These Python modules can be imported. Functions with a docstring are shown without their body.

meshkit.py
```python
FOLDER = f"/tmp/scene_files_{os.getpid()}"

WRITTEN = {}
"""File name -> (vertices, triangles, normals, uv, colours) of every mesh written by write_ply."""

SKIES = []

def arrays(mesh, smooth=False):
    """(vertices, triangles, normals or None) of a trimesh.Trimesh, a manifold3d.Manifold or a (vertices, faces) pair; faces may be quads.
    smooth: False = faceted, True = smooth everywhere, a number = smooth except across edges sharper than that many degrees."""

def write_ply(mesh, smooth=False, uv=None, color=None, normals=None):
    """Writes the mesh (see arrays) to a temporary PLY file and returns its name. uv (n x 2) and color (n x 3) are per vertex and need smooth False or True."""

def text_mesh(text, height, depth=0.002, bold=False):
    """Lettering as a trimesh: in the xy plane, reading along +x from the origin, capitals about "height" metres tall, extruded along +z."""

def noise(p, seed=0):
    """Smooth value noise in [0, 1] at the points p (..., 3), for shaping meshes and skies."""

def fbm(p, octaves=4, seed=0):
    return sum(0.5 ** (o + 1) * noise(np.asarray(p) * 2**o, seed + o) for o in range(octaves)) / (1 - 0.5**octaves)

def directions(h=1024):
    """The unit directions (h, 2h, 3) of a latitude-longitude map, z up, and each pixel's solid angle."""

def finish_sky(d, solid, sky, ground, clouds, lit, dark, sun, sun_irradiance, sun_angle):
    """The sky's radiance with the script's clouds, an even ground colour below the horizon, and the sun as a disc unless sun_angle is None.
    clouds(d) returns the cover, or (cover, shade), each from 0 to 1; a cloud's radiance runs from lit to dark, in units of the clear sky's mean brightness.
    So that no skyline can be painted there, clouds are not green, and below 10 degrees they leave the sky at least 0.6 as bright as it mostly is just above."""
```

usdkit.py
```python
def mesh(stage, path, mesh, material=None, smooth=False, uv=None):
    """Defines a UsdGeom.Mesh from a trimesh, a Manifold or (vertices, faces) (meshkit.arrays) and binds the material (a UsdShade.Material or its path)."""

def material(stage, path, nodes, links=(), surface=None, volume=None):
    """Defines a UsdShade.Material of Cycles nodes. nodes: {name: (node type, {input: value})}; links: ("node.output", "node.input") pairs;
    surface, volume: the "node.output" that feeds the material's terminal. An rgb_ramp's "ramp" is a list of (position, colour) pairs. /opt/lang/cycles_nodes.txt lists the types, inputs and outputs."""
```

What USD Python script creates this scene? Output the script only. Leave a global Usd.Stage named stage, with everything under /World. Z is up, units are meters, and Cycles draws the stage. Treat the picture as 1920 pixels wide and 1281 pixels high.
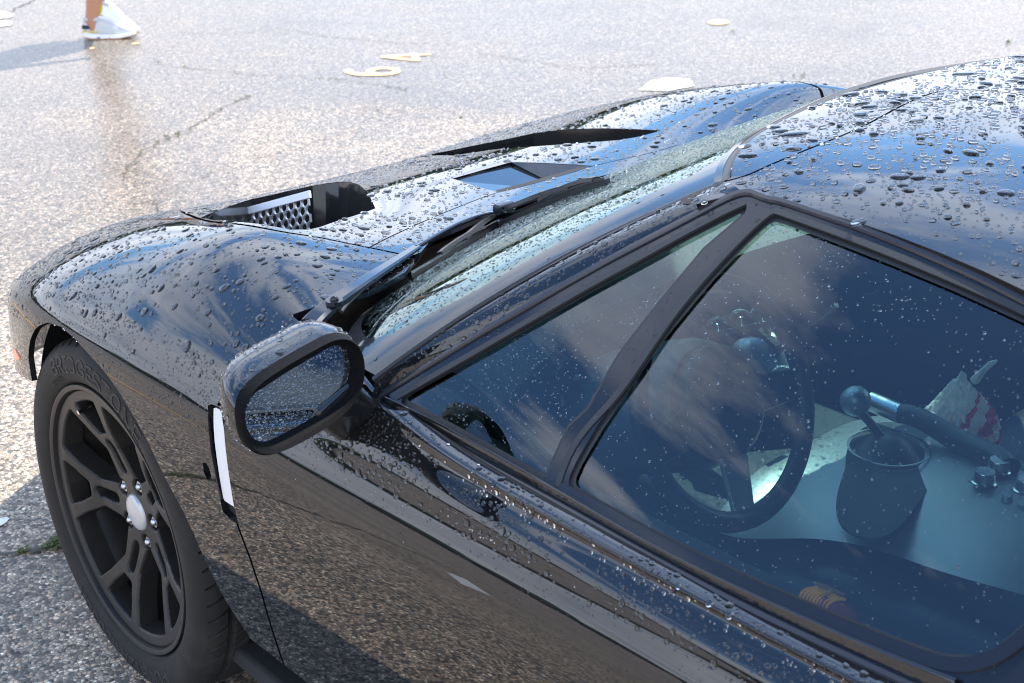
import math, random
import numpy as np
import trimesh, shapely, manifold3d
from shapely import affinity
from shapely.geometry import Polygon, LineString, Point, MultiPolygon, box as sbox
from scipy.interpolate import CubicSpline, PchipInterpolator, make_interp_spline, RectBivariateSpline
from scipy.spatial import cKDTree
from pxr import Usd, UsdGeom, UsdLux, UsdShade, Gf, Sdf, Vt
import usdkit, meshkit

rng = np.random.default_rng(7)
stage = Usd.Stage.CreateInMemory()
UsdGeom.SetStageUpAxis(stage, 'Z'); UsdGeom.SetStageMetersPerUnit(stage, 1.0)
UsdGeom.Xform.Define(stage, '/World'); UsdGeom.Scope.Define(stage, '/World/Looks')

# ---------------------------------------------------------------- camera, sky, sun, exposure
# world: +Y is the car's forward direction, +X its right, z up; origin on the ground under the front axle
CF, CX, CY, CZ, CYAW, CPIT, CROLL = 2597.5, -1.798, -2.009, 1.584, .740, .414, -.007
_F = np.array([math.sin(CYAW)*math.cos(CPIT), math.cos(CYAW)*math.cos(CPIT), -math.sin(CPIT)])
_R = np.array([math.cos(CYAW), -math.sin(CYAW), 0.]); _U = np.cross(_R, _F)
_R, _U = _R*math.cos(CROLL)+_U*math.sin(CROLL), _U*math.cos(CROLL)-_R*math.sin(CROLL)
EYE = np.array([CX, CY, CZ])
cam = UsdGeom.Camera.Define(stage, '/World/camera')
M = Gf.Matrix4d(*_R, 0, *_U, 0, *(-_F), 0, *EYE, 1)
cam.AddTransformOp().Set(M)
cam.CreateFocalLengthAttr(50.0); cam.CreateHorizontalApertureAttr(1920/CF*50); cam.CreateVerticalApertureAttr(1281/CF*50)
cam.CreateClippingRangeAttr(Gf.Vec2f(.05, 500)); cam.CreateFStopAttr(11.0); cam.CreateFocusDistanceAttr(2.15)
cam.CreateExposureAttr(0.85)
SUN_EL, SUN_AZ = math.radians(62), math.radians(80)
SKY, SUN_I = .14, 1.2

# ---------------------------------------------------------------- helpers
def at(u, v, ax, val):
    d = _F*CF+_R*(u-960)-_U*(v-640.5); i = 'xyz'.index(ax)
    return EYE+d*(val-EYE[i])/d[i]
def px(P):
    P = np.atleast_2d(P)-EYE; d = P@_F
    return np.stack([960+CF*(P@_R)/d, 640.5-CF*(P@_U)/d], -1), d

LOOKS = {}
def mat(name, nodes, links=(), surface='p.BSDF', volume=None):
    LOOKS[name] = usdkit.material(stage, '/World/Looks/'+name, nodes, links, surface=surface, volume=volume); return LOOKS[name]
def plain(name, col, rough=.5, **kw):
    return mat(name, {'p': ('principled_bsdf', dict(base_color=col, roughness=rough, **kw))})
NAMES = {}
def numbered(path):
    n = NAMES.get(path, -1)+1; NAMES[path] = n
    return path if n == 0 else '%s_%03d' % (path, n)
def data(p, **kw):
    for k, v in kw.items():
        if v: p.SetCustomDataByKey(k, v)
def thing(name, label, category, loc=None, rotz=0, group=None):
    path = numbered('/World/'+name); x = UsdGeom.Xform.Define(stage, path)
    if loc is not None:
        x.AddTranslateOp().Set(Gf.Vec3d(*map(float, loc)))
        if rotz: x.AddRotateZOp().Set(float(math.degrees(rotz)))
    data(x.GetPrim(), label=label, category=category, group=group)
    return path
def obj(name, mesh, material, parent='/World', smooth=30, label=None, category=None, group=None, kind=None):
    """One Mesh prim; mesh is a trimesh, a Manifold, (v, f) or (v, f, n)."""
    path = numbered(parent+'/'+name)
    m = LOOKS[material] if isinstance(material, str) else material
    if isinstance(mesh, tuple) and len(mesh) == 3:
        v, f, n = mesh
        p = usdkit.mesh(stage, path, (v, f), m, smooth=False)
        p.CreateNormalsAttr(Vt.Vec3fArray.FromNumpy(np.asarray(n, np.float32))); p.SetNormalsInterpolation('vertex')
    else:
        p = usdkit.mesh(stage, path, mesh, m, smooth=smooth)
    data(p.GetPrim(), label=label, category=category, group=group, kind=kind)
    return path
def cat(ms):
    return trimesh.util.concatenate([m if isinstance(m, trimesh.Trimesh) else trimesh.Trimesh(m[0], m[1], process=False) for m in ms])
def unit(v):
    v = np.asarray(v, float); return v/np.maximum(np.linalg.norm(v, axis=-1, keepdims=True), 1e-12)
def tube(path, r, n=10, caps=True):
    """Tube of radius r (number or one per point) along a polyline."""
    P = np.asarray(path, float); r = np.broadcast_to(r, len(P)); T = unit(np.gradient(P, axis=0))
    a = np.array([0, 0, 1.]) if abs(T[0][2]) < .9 else np.array([1., 0, 0]); N = unit(np.cross(T[0], a)); V = []
    for i in range(len(P)):
        N = unit(N-T[i]*(N@T[i])); B = np.cross(T[i], N); t = np.linspace(0, 2*np.pi, n, endpoint=False)
        V.append(P[i]+r[i]*(np.cos(t)[:, None]*N+np.sin(t)[:, None]*B))
    V = np.concatenate(V); F = []
    for i in range(len(P)-1):
        for j in range(n):
            a0, b0 = i*n+j, i*n+(j+1) % n; F += [[a0, b0, b0+n], [a0, b0+n, a0+n]]
    if caps:
        k = len(V); V = np.vstack([V, P[0], P[-1]]); q = (len(P)-1)*n
        for j in range(n): F += [[k, (j+1) % n, j], [k+1, q+j, q+(j+1) % n]]
    return trimesh.Trimesh(V, np.array(F), process=False)
def ribbon(path, prof, up=(0, 0, 1), closed=False):
    """Sweeps a closed profile (list of (side, up)) along a path, keeping the profile's up near 'up' (one vector, or one per point)."""
    P = np.asarray(path, float); up = np.broadcast_to(np.asarray(up, float), P.shape); prof = np.asarray(prof, float); n = len(prof)
    T = unit(np.roll(P, -1, 0)-np.roll(P, 1, 0)) if closed else unit(np.gradient(P, axis=0))
    S = unit(np.cross(T, up)); U = np.cross(S, T)
    V = (P[:, None]+S[:, None]*prof[None, :, :1]+U[:, None]*prof[None, :, 1:]).reshape(-1, 3); F = []
    m = len(P)
    for i in range(m if closed else m-1):
        for j in range(n):
            a0, b0, c0, d0 = i*n+j, i*n+(j+1) % n, ((i+1) % m)*n+(j+1) % n, ((i+1) % m)*n+j
            F += [[a0, b0, c0], [a0, c0, d0]]
    if not closed:
        k = len(V); V = np.vstack([V, V[:n].mean(0), V[-n:].mean(0)]); q = (m-1)*n
        for j in range(n): F += [[k, (j+1) % n, j], [k+1, q+j, q+(j+1) % n]]
    t = trimesh.Trimesh(V, np.array(F), process=False)
    if t.volume < 0: t.invert()
    return t
def curve(pts, n=40, k=3):
    P = np.asarray(pts, float); t = np.r_[0, np.cumsum(np.linalg.norm(np.diff(P, axis=0), axis=1)**.5)]
    return make_interp_spline(t, P, k=min(k, len(P)-1))(np.linspace(0, t[-1], n))
def hull(pts_r):
    """manifold hull of spheres [(x, y, z, r), ...]"""
    return manifold3d.Manifold.batch_hull([manifold3d.Manifold.sphere(r, 20).translate((x, y, z)) for x, y, z, r in pts_r])
def rbox(lo, hi, r=.004, seg=8):
    lo, hi = np.array(lo, float), np.array(hi, float); r = min(r, (hi-lo).min()/2.01)
    return hull_box(lo, hi, r, seg)
def hull_box(lo, hi, r, seg):
    return manifold3d.Manifold.batch_hull([manifold3d.Manifold.sphere(r, seg).translate((x, y, z)) for x in (lo[0]+r, hi[0]-r) for y in (lo[1]+r, hi[1]-r) for z in (lo[2]+r, hi[2]-r)])

class Surf:
    """A smooth parametric surface f(u, v) -> points, with normals on the side given by sign, ray picking, cut-out patches and strips."""
    def __init__(self, f, u0, u1, v0, v1, sign=1, n=140):
        self.f, self.dom, self.sign = f, (u0, u1, v0, v1), sign
        U, V = np.meshgrid(np.linspace(u0, u1, n), np.linspace(v0, v1, n), indexing='ij')
        self.GU, self.GV = U.ravel(), V.ravel(); P = f(self.GU, self.GV); self.gpx, self.gd = px(P)
        N = self.n(self.GU, self.GV); self.front = ((EYE-P)*N).sum(1) > 0; self.GP = P
    def d(self, u, v):
        e = 1e-4; a, b, c, d_ = self.dom
        eu, ev = e*(b-a), e*(d_-c)
        return (self.f(u+eu, v)-self.f(u-eu, v))/(2*eu), (self.f(u, v+ev)-self.f(u, v-ev))/(2*ev)
    def n(self, u, v):
        a, b = self.d(np.asarray(u, float), np.asarray(v, float)); return self.sign*unit(np.cross(a, b))
    def pick(self, pts, ur=None):
        """(u, v) of the surface points seen at the given pixels of the photograph."""
        out = []
        for q in np.atleast_2d(np.asarray(pts, float)):
            D = np.hypot(*(self.gpx-q).T)+np.where(self.front, 0, 400)
            if ur: D = D+np.where((self.GU > ur[0]) & (self.GU < ur[1]), 0, 1e4)
            c = np.argsort(D)[:12]; i = c[np.argmin(self.gd[c]+.02*D[c])]
            w = np.array([self.GU[i], self.GV[i]])
            for _ in range(30):
                p0 = px(self.f(w[:1], w[1:]))[0][0]; r = q-p0
                a, b, c_, d_ = self.dom; h = 1e-4*np.array([b-a, d_-c_])
                J = np.stack([(px(self.f(w[:1]+h[0], w[1:]))[0][0]-p0)/h[0], (px(self.f(w[:1], w[1:]+h[1]))[0][0]-p0)/h[1]], 1)
                s = np.linalg.lstsq(J, r, rcond=1e-3)[0]; m = np.abs(s/np.array([b-a, d_-c_])).max()
                w = w+s*min(1, .05/max(m, 1e-9))
                w = np.clip(w, [a, c_], [b, d_])
                if np.abs(r).max() < .02: break
            out.append(w)
        return np.array(out)
    def at(self, pts, lift=0., ur=None):
        w = self.pick(pts, ur); return self.f(w[:, 0], w[:, 1])+lift*self.n(w[:, 0], w[:, 1])
    def uv_of(self, P):
        """(u, v) of the surface points nearest to given 3D points"""
        out = []
        for q in np.atleast_2d(P):
            i = np.argmin(((self.GP-q)**2).sum(1)); w = np.array([self.GU[i], self.GV[i]])
            for _ in range(12):
                p0 = self.f(w[:1], w[1:])[0]; a, b = self.d(w[:1], w[1:])
                w = w+np.linalg.lstsq(np.stack([a[0], b[0]], 1), q-p0, rcond=None)[0]
                w = np.clip(w, [self.dom[0], self.dom[2]], [self.dom[1], self.dom[3]])
            out.append(w)
        return np.array(out)
    def strip(self, line, w, smooth_n=None):
        """(u, v) polygon of a strip of width w metres (number, or one per point) along a (u, v) polyline."""
        L = np.asarray(line, float); L = L[np.r_[True, np.abs(np.diff(L, axis=0)).max(1) > 1e-6]]
        if smooth_n: L = curve(L, smooth_n)
        a, b = self.d(L[:, 0], L[:, 1]); T = np.gradient(L, axis=0); P = a*T[:, :1]+b*T[:, 1:]; N = self.n(L[:, 0], L[:, 1])
        S = unit(np.cross(N, P)); g = np.stack([(a*a).sum(1), (a*b).sum(1), (b*b).sum(1)])
        ra, rb = (a*S).sum(1), (b*S).sum(1); det = g[0]*g[2]-g[1]**2
        off = np.stack([(g[2]*ra-g[1]*rb)/det, (g[0]*rb-g[1]*ra)/det], 1)*(np.broadcast_to(w, len(L))[:, None]/2)
        return Polygon(np.vstack([L+off, (L-off)[::-1]])).buffer(0)
    def patch(self, poly, nu, nv, lift=0., skirt=0., edge=None):
        """Triangulates the part of the surface inside a (u, v) polygon with a grid of nu x nv cells over the whole domain; skirt: metres of return flange."""
        a, b, c, d_ = self.dom; us, vs = np.linspace(a, b, nu+1), np.linspace(c, d_, nv+1); shapely.prepare(poly)
        x0, y0, x1, y1 = poly.bounds
        I = np.arange(max(0, np.searchsorted(us, x0)-1), min(nu, np.searchsorted(us, x1)+1)); J = np.arange(max(0, np.searchsorted(vs, y0)-1), min(nv, np.searchsorted(vs, y1)+1))
        I, J = [q.ravel() for q in np.meshgrid(I, J, indexing='ij')]
        B = shapely.box(us[I], vs[J], us[I+1], vs[J+1]); ins = shapely.contains_properly(poly, B); cut = ~ins & shapely.intersects(poly, B)
        V, F = [], []; k = 0
        for i, j in zip(I[ins], J[ins]):
            V += [(us[i], vs[j]), (us[i+1], vs[j]), (us[i+1], vs[j+1]), (us[i], vs[j+1])]; F += [(k, k+1, k+2), (k, k+2, k+3)]; k += 4
        G = shapely.intersection(poly, B[cut]) if cut.any() else []
        for g in G:
            for h in getattr(g, 'geoms', [g]):
                if h.geom_type != 'Polygon' or h.area < 1e-14: continue
                h = h.simplify(0)
                try: v, f = trimesh.creation.triangulate_polygon(h, engine='earcut')
                except Exception: continue
                if len(f) == 0: continue
                V += [tuple(q) for q in v]; F += [tuple(q) for q in np.asarray(f)+k]; k += len(v)
        V, F = np.array(V), np.array(F)
        key = np.round((V-[a, c])/[b-a, d_-c]*1e7).astype(np.int64); _, first, inv = np.unique(key, axis=0, return_index=True, return_inverse=True)
        V, F = V[first], inv.ravel()[F]
        F = F[(F[:, 0] != F[:, 1]) & (F[:, 1] != F[:, 2]) & (F[:, 0] != F[:, 2])]
        P = self.f(V[:, 0], V[:, 1]); N = self.n(V[:, 0], V[:, 1])
        L = lift(V[:, 0], V[:, 1]) if callable(lift) else lift
        P = P+N*np.reshape(L, (-1, 1))
        fn = np.cross(P[F[:, 1]]-P[F[:, 0]], P[F[:, 2]]-P[F[:, 0]]); bad = (fn*N[F[:, 0]]).sum(1) < 0; F[bad] = F[bad][:, ::-1]
        if skirt:
            E = np.sort(np.vstack([F[:, [0, 1]], F[:, [1, 2]], F[:, [2, 0]]]), axis=1); O = np.vstack([F[:, [0, 1]], F[:, [1, 2]], F[:, [2, 0]]])
            _, idx, cnt = np.unique(E, axis=0, return_index=True, return_counts=True); O = O[idx[cnt == 1]]
            if edge is not None:  # keep the flange off parts of the outline
                mid = (V[O[:, 0]]+V[O[:, 1]])/2; O = O[edge(mid[:, 0], mid[:, 1])]
            m = len(P); A, Bp = P[O[:, 0]], P[O[:, 1]]; dn = N*-skirt
            out = unit(np.cross(Bp-A, (N[O[:, 0]]+N[O[:, 1]])/2)); q = len(O)
            r = min(.0012, skirt/2)
            SV = np.vstack([A, Bp, A+out*r*0+N[O[:, 0]]*-skirt, Bp+N[O[:, 1]]*-skirt]); SN = np.vstack([out]*4)
            k = np.arange(q)
            SF = np.vstack([np.stack([m+k, m+2*q+k, m+q+k], 1), np.stack([m+q+k, m+2*q+k, m+3*q+k], 1)])
            P, N, F = np.vstack([P, SV]), np.vstack([N, SN]), np.vstack([F, SF])
        return P, F, N
def ring(pts, n=None):
    return Polygon(curve(np.vstack([pts, pts[:1]]), n or 12*len(pts))).buffer(0) if n != 0 else Polygon(pts).buffer(0)

# ---------------------------------------------------------------- sky and sun
def build_sky():
    dome = UsdLux.DomeLight.Define(stage, '/World/sky'); data(dome.GetPrim(), label='bright summer sky with drifting grey white clouds', category='sky', kind='structure')
    sunh = (math.sin(SUN_AZ)*math.cos(SUN_EL), math.cos(SUN_AZ)*math.cos(SUN_EL), math.sin(SUN_EL))
    m = usdkit.material(stage, '/World/Looks/sky_look', {
        's': ('sky_texture', dict(sky_type='single_scattering', sun_disc=False, sun_elevation=SUN_EL, sun_rotation=SUN_AZ, air_density=1.0, aerosol_density=.6, ozone_density=1.6)),
        'tc': ('texture_coordinate', {}), 'pre': ('mapping', dict(rotation=(0, 0, -.06))), 'sep': ('separate_xyz', {}),
        'za': ('math', dict(math_type='add', value2=.14)), 'zc': ('math', dict(math_type='maximum', value2=.12)), 'inv': ('math', dict(math_type='divide', value1=1.0)), 'sc': ('vector_math', dict(math_type='scale')),
        'mp': ('mapping', dict(location=(11.9, 5.2, 0), rotation=(0, 0, .5), scale=(.75, 1.5, 0.0))),
        'n1': ('noise_texture', dict(scale=.62, detail=9, roughness=.6, distortion=.3)),
        'low': ('map_range', dict(range_type='smoothstep', from_min=.05, from_max=.36, to_min=.19, to_max=-.005, clamp=True)),
        'ad': ('math', dict(math_type='add')),
        'r1': ('rgb_ramp', dict(ramp=[(0, (0, 0, 0)), (.465, (0, 0, 0)), (.505, (.6, .6, .6)), (.575, (1, 1, 1)), (1, (1, 1, 1))])),
        'n2': ('noise_texture', dict(scale=1.1, detail=6, roughness=.6)),
        'r2': ('rgb_ramp', dict(ramp=[(0, (4.6, 5.4, 6.9)), (.38, (6.0, 6.8, 8.3)), (.62, (9.4, 10.0, 11.3)), (1, (11.4, 11.7, 12.4))])),
        'dt': ('vector_math', dict(math_type='dot_product', vector2=sunh)), 'sg': ('map_range', dict(from_min=-.2, from_max=1.0, to_min=1.0, to_max=1.4, clamp=True)),
        'bl': ('vector_math', dict(math_type='multiply', vector2=(1.05, 1.5, 1.85))), 'cm': ('vector_math', dict(math_type='scale')),
        'mx': ('mix_color', dict(blend_type='mix', use_clamp=True)),
        'b': ('background_shader', dict(strength=SKY))},
        [('tc.generated', 'sep.vector'), ('sep.z', 'za.value1'), ('za.value', 'zc.value1'), ('zc.value', 'inv.value2'), ('tc.generated', 'pre.vector'), ('pre.vector', 'sc.vector1'), ('inv.value', 'sc.scale'), ('sc.vector', 'mp.vector'),
         ('mp.vector', 'n1.vector'), ('sep.z', 'low.value'), ('n1.fac', 'ad.value1'), ('low.result', 'ad.value2'), ('ad.value', 'r1.fac'), ('mp.vector', 'n2.vector'), ('n2.fac', 'r2.fac'),
         ('tc.generated', 'dt.vector1'), ('dt.value', 'sg.value'), ('r2.color', 'cm.vector1'), ('sg.result', 'cm.scale'),
         ('r1.color', 'mx.fac'), ('s.color', 'bl.vector1'), ('bl.vector', 'mx.a'), ('cm.vector', 'mx.b'), ('mx.result', 'b.color')],
        surface='b.background')
    UsdShade.MaterialBindingAPI.Apply(dome.GetPrim()).Bind(m)
    sun = UsdLux.DistantLight.Define(stage, '/World/sun'); sun.CreateNormalizeAttr(True); sun.CreateIntensityAttr(SUN_I); sun.CreateAngleAttr(.5); sun.CreateColorAttr(Gf.Vec3f(1, .94, .85))
    sun.AddRotateXYZOp().Set(Gf.Vec3f(90-math.degrees(SUN_EL)-0, 0, 180-math.degrees(SUN_AZ)) if False else Gf.Vec3f(math.degrees(math.pi/2-SUN_EL), 0, 180-math.degrees(SUN_AZ)))
build_sky()

# ---------------------------------------------------------------- materials of the large structure
def ground_look():
    return mat('asphalt_look', {
        'g': ('geometry', {}),
        'vo': ('voronoi_texture', dict(scale=125, randomness=1.0)), 'vo2': ('voronoi_texture', dict(scale=260)),
        'edge': ('voronoi_texture', dict(scale=125, feature='distance_to_edge')),
        'er': ('rgb_ramp', dict(ramp=[(0, (0, 0, 0)), (.1, (.55, .55, .55)), (.3, (1, 1, 1)), (1, (1, 1, 1))])),
        'sep': ('separate_color', {}),
        'stone': ('rgb_ramp', dict(ramp=[(0, (.020, .016, .012)), (.3, (.090, .070, .049)), (.55, (.215, .170, .120)), (.75, (.31, .250, .182)), (.9, (.28, .178, .105)), (1, (.50, .44, .35))])),
        'n1': ('noise_texture', dict(scale=1.1, detail=6, roughness=.6)), 'n2': ('noise_texture', dict(scale=40, detail=3)),
        'tar': ('mix_color', dict(blend_type='mix', a=(.05, .047, .044))),
        'var': ('rgb_ramp', dict(ramp=[(.25, (.66, .64, .62)), (.5, (1, 1, 1)), (.75, (1.22, 1.2, 1.16))])),
        'mul': ('mix_color', dict(blend_type='multiply', fac=1.0, use_clamp_result=False)),
        'wet': ('rgb_ramp', dict(ramp=[(0, (.05, .05, .05)), (.45, (.10, .10, .10)), (.6, (.20, .20, .20)), (1, (.32, .32, .32))])),
        'n3': ('noise_texture', dict(scale=34, detail=2, roughness=.7)), 'sp': ('rgb_ramp', dict(ramp=[(.3, (.55, .54, .53)), (.5, (1, 1, 1)), (.7, (1.3, 1.28, 1.25))])), 'mu3': ('mix_color', dict(blend_type='multiply', fac=1.0, use_clamp_result=False)),
        'sx': ('separate_xyz', {}), 'wx': ('math', dict(math_type='multiply', value2=.075)), 'wy': ('math', dict(math_type='multiply_add', value2=.085)), 'nw': ('noise_texture', dict(scale=.55, detail=5, roughness=.55, distortion=.6)), 'wn': ('math', dict(math_type='multiply_add', value2=1.5)),
        'wm': ('map_range', dict(range_type='smoothstep', from_min=.72, from_max=1.12, to_min=0., to_max=1., clamp=True)), 'cw': ('map_range', dict(from_min=0., from_max=1., to_min=.14, to_max=.55)), 'db': ('map_range', dict(from_min=0., from_max=1., to_min=2.3, to_max=1.15)), 'sc': ('vector_math', dict(math_type='scale')),
        'bh': ('math', dict(math_type='add')), 'bh2': ('math', dict(math_type='multiply', value2=.5)),
        'bu': ('bump', dict(strength=.75, distance=.0035)), 'bu2': ('bump', dict(strength=.16, distance=.003)),
        'p': ('principled_bsdf', dict(roughness=.75, coat_tint=(1.0, .955, .885), coat_ior=1.35))},
        [('g.position', 'vo.vector'), ('g.position', 'vo2.vector'), ('g.position', 'edge.vector'), ('edge.distance', 'er.fac'), ('vo.color', 'sep.color'), ('sep.r', 'stone.fac'),
         ('g.position', 'n1.vector'), ('g.position', 'n2.vector'), ('er.color', 'tar.fac'), ('stone.color', 'tar.b'), ('n1.fac', 'var.fac'), ('tar.result', 'mul.a'), ('var.color', 'mul.b'), ('g.position', 'n3.vector'), ('n3.fac', 'sp.fac'), ('mul.result', 'mu3.a'), ('sp.color', 'mu3.b'), ('g.position', 'sx.vector'), ('sx.y', 'wy.value1'), ('sx.x', 'wx.value1'), ('wx.value', 'wy.value3'), ('g.position', 'nw.vector'), ('nw.fac', 'wn.value1'), ('wy.value', 'wn.value3'), ('wn.value', 'wm.value'), ('wm.result', 'cw.value'), ('cw.result', 'p.coat_weight'), ('wm.result', 'db.value'), ('mu3.result', 'sc.vector1'), ('db.result', 'sc.scale'), ('sc.vector', 'p.base_color'),
         ('n1.fac', 'wet.fac'), ('wet.color', 'p.coat_roughness'), ('er.color', 'bh2.value1'), ('bh2.value', 'bh.value1'), ('n2.fac', 'bh.value2'), ('bh.value', 'bu.height'), ('bh.value', 'bu2.height'),
         ('bu.normal', 'p.normal'), ('bu2.normal', 'p.coat_normal')])
ground_look()
plain('black_paint', (.0035, .0036, .004), .012, ior=1.66)
plain('black_trim', (.018, .018, .02), .32)
plain('satin_frame', (.007, .0075, .010), .09, specular_ior_level=.45)
plain('rubber', (.012, .012, .012), .45)
plain('dark_void', (.004, .004, .004), .8)
plain('grey_molding', (.020, .020, .024), .16)

# ---------------------------------------------------------------- ground
def build_ground():
    n = 60; xs = np.linspace(-60, 90, n); ys = np.linspace(-60, 90, n); X, Y = np.meshgrid(xs, ys, indexing='ij')
    V = np.stack([X.ravel(), Y.ravel(), np.zeros(n*n)], 1); F = []
    for i in range(n-1):
        for j in range(n-1): F.append([i*n+j, (i+1)*n+j, (i+1)*n+j+1, i*n+j+1])
    obj('ground', (V, np.array(F)), 'asphalt_look', kind='structure', label='wet pale exposed aggregate asphalt of the car park', category='ground')
build_ground()

# ---------------------------------------------------------------- the car's surfaces
ST = np.array([.97, .9, .8, .7, .6, .5, .35, .2, 0, -.2, -.35, -.5, -.65, -.9, -1.3, -1.7, -2.2, -2.7, -3.2, -3.66])
TW = [.30, .47, .61, .715, .79, .845, .895, .922, .937, .942, .942, .941, .939, .937, .938, .945, .97, .976, .95, .90]
TS = [.38, .43, .485, .54, .575, .61, .655, .69, .706, .718, .721, .722, .722, .727, .742, .757, .785, .80, .78, .74]
TC = [.42, .495, .553, .60, .643, .680, .732, .780, .829, .864, .860, .836, .822, .797, .795, .811, .85, .90, .86, .80]
TX = [.16, .26, .37, .45, .51, .555, .60, .63, .655, .68, .705, .755, .815, .853, .857, .858, .82, .76, .72, .66]
TH = [.40, .465, .525, .575, .62, .66, .712, .75, .785, .797, .80, .80, .79, .78, .78, .79, .85, .90, .88, .80]
def skin_table():
    yd = np.linspace(-3.66, .97, 160); o = ST[::-1]
    from scipy.ndimage import gaussian_filter1d
    def T(a): return gaussian_filter1d(PchipInterpolator(o, np.array(a)[::-1])(yd), 1.6, mode='nearest')
    W, S, C, X, H = map(T, (TW, TS, TC, TX, TH)); k = np.clip(S/.74, .3, 1); dx, dz = (W-.030*k)-X, C-S
    pts = [(W-.085*k, .15+0*W), (W-.035*k, .21*k+.0), (W-.013*k, .33*k), (W-.002, .49*k), (W-.0065*k, S-.075*k), (W-.030*k, S), (W-.030*k-.22*dx, S+.45*dz), (W-.030*k-.56*dx, S+.83*dz), (X, C),
           (X*.80, C-.34*(C-H)), (X*.55, C-.76*(C-H)), (X*.28, H+.05*(C-H)), (0*W, H)]
    L = np.array([[-p[0], p[1]] for p in pts]); ro = [0, 0, 0, 0, 0, 0, .10, .45, 1, .8, .5, .2]; R = np.array([[p[0]+q*.085*np.clip((W-p[0])/.25, 0, 1), p[1]] for p, q in list(zip(pts[:-1], ro))[::-1]])
    A = np.concatenate([L, R]); return np.arange(25.), yd, A[:, 0], A[:, 1]
_u, _y, _AX, _AZ = skin_table()
_SX, _SZ = RectBivariateSpline(_u, _y, _AX, kx=3, ky=3), RectBivariateSpline(_u, _y, _AZ, kx=3, ky=3)
def f_skin(u, v):
    return np.stack([_SX.ev(u, v), np.asarray(v, float)+0*np.asarray(u, float), _SZ.ev(u, v)], -1)
SKIN = Surf(f_skin, 0, 24, -3.66, .97, sign=1, n=300)
def f_side(z, y):
    s = (z-.78)/.30; return np.stack([-(.860-.02*(y+1.05)-.307*s+.09*s*(1-s)), y+0*z, z+0*y], -1)
SIDE = Surf(f_side, .72, 1.14, -2.0, -.45, sign=1, n=160)
_cowl = CubicSpline([-1, -.88, -.75, -.5, -.25, 0, .25, .5, .75, .88, 1], [(-.835, -.70, .825), (-.765, -.535, .808), (-.64, -.447, .803), (-.43, -.367, .801), (-.22, -.295, .80), (0, -.268, .80), (.22, -.295, .80), (.43, -.367, .801), (.64, -.447, .803), (.765, -.535, .808), (.835, -.70, .825)])
_head = CubicSpline([-1, -.85, -.5, 0, .5, .85, 1], [(-.51, -.985, 1.078), (-.44, -.938, 1.084), (-.26, -.882, 1.091), (0, -.85, 1.095), (.26, -.882, 1.091), (.44, -.938, 1.084), (.51, -.985, 1.078)])
def f_ws(a, t):
    a, t = np.broadcast_arrays(np.asarray(a, float), np.asarray(t, float)); P = _cowl(a)*(1-t[..., None])+_head(a)*t[..., None]
    b = (.05*t*(1-t)*(1+.3*a*a))[..., None]; n = np.stack([.62*a**3, .42+0*a, .88+0*a], -1); return P+b*n
WS = Surf(f_ws, -1, 1, 0, 1, sign=-1, n=160)
def f_roof(x, y):
    x, y = np.broadcast_arrays(np.asarray(x, float), np.asarray(y, float)); q = (x/.5)**2
    zc = np.interp(y, np.linspace(-2.1, -.8, 14), PchipInterpolator([-2.1, -1.7, -1.4, -1.2, -1.0, -.8], [1.075, 1.108, 1.122, 1.124, 1.114, 1.088])(np.linspace(-2.1, -.8, 14)))
    return np.stack([x, y, zc-.012*q-.010*q**3], -1)
def _zc(y): return _ZC(np.clip(y, -2.1, -.8))
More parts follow.
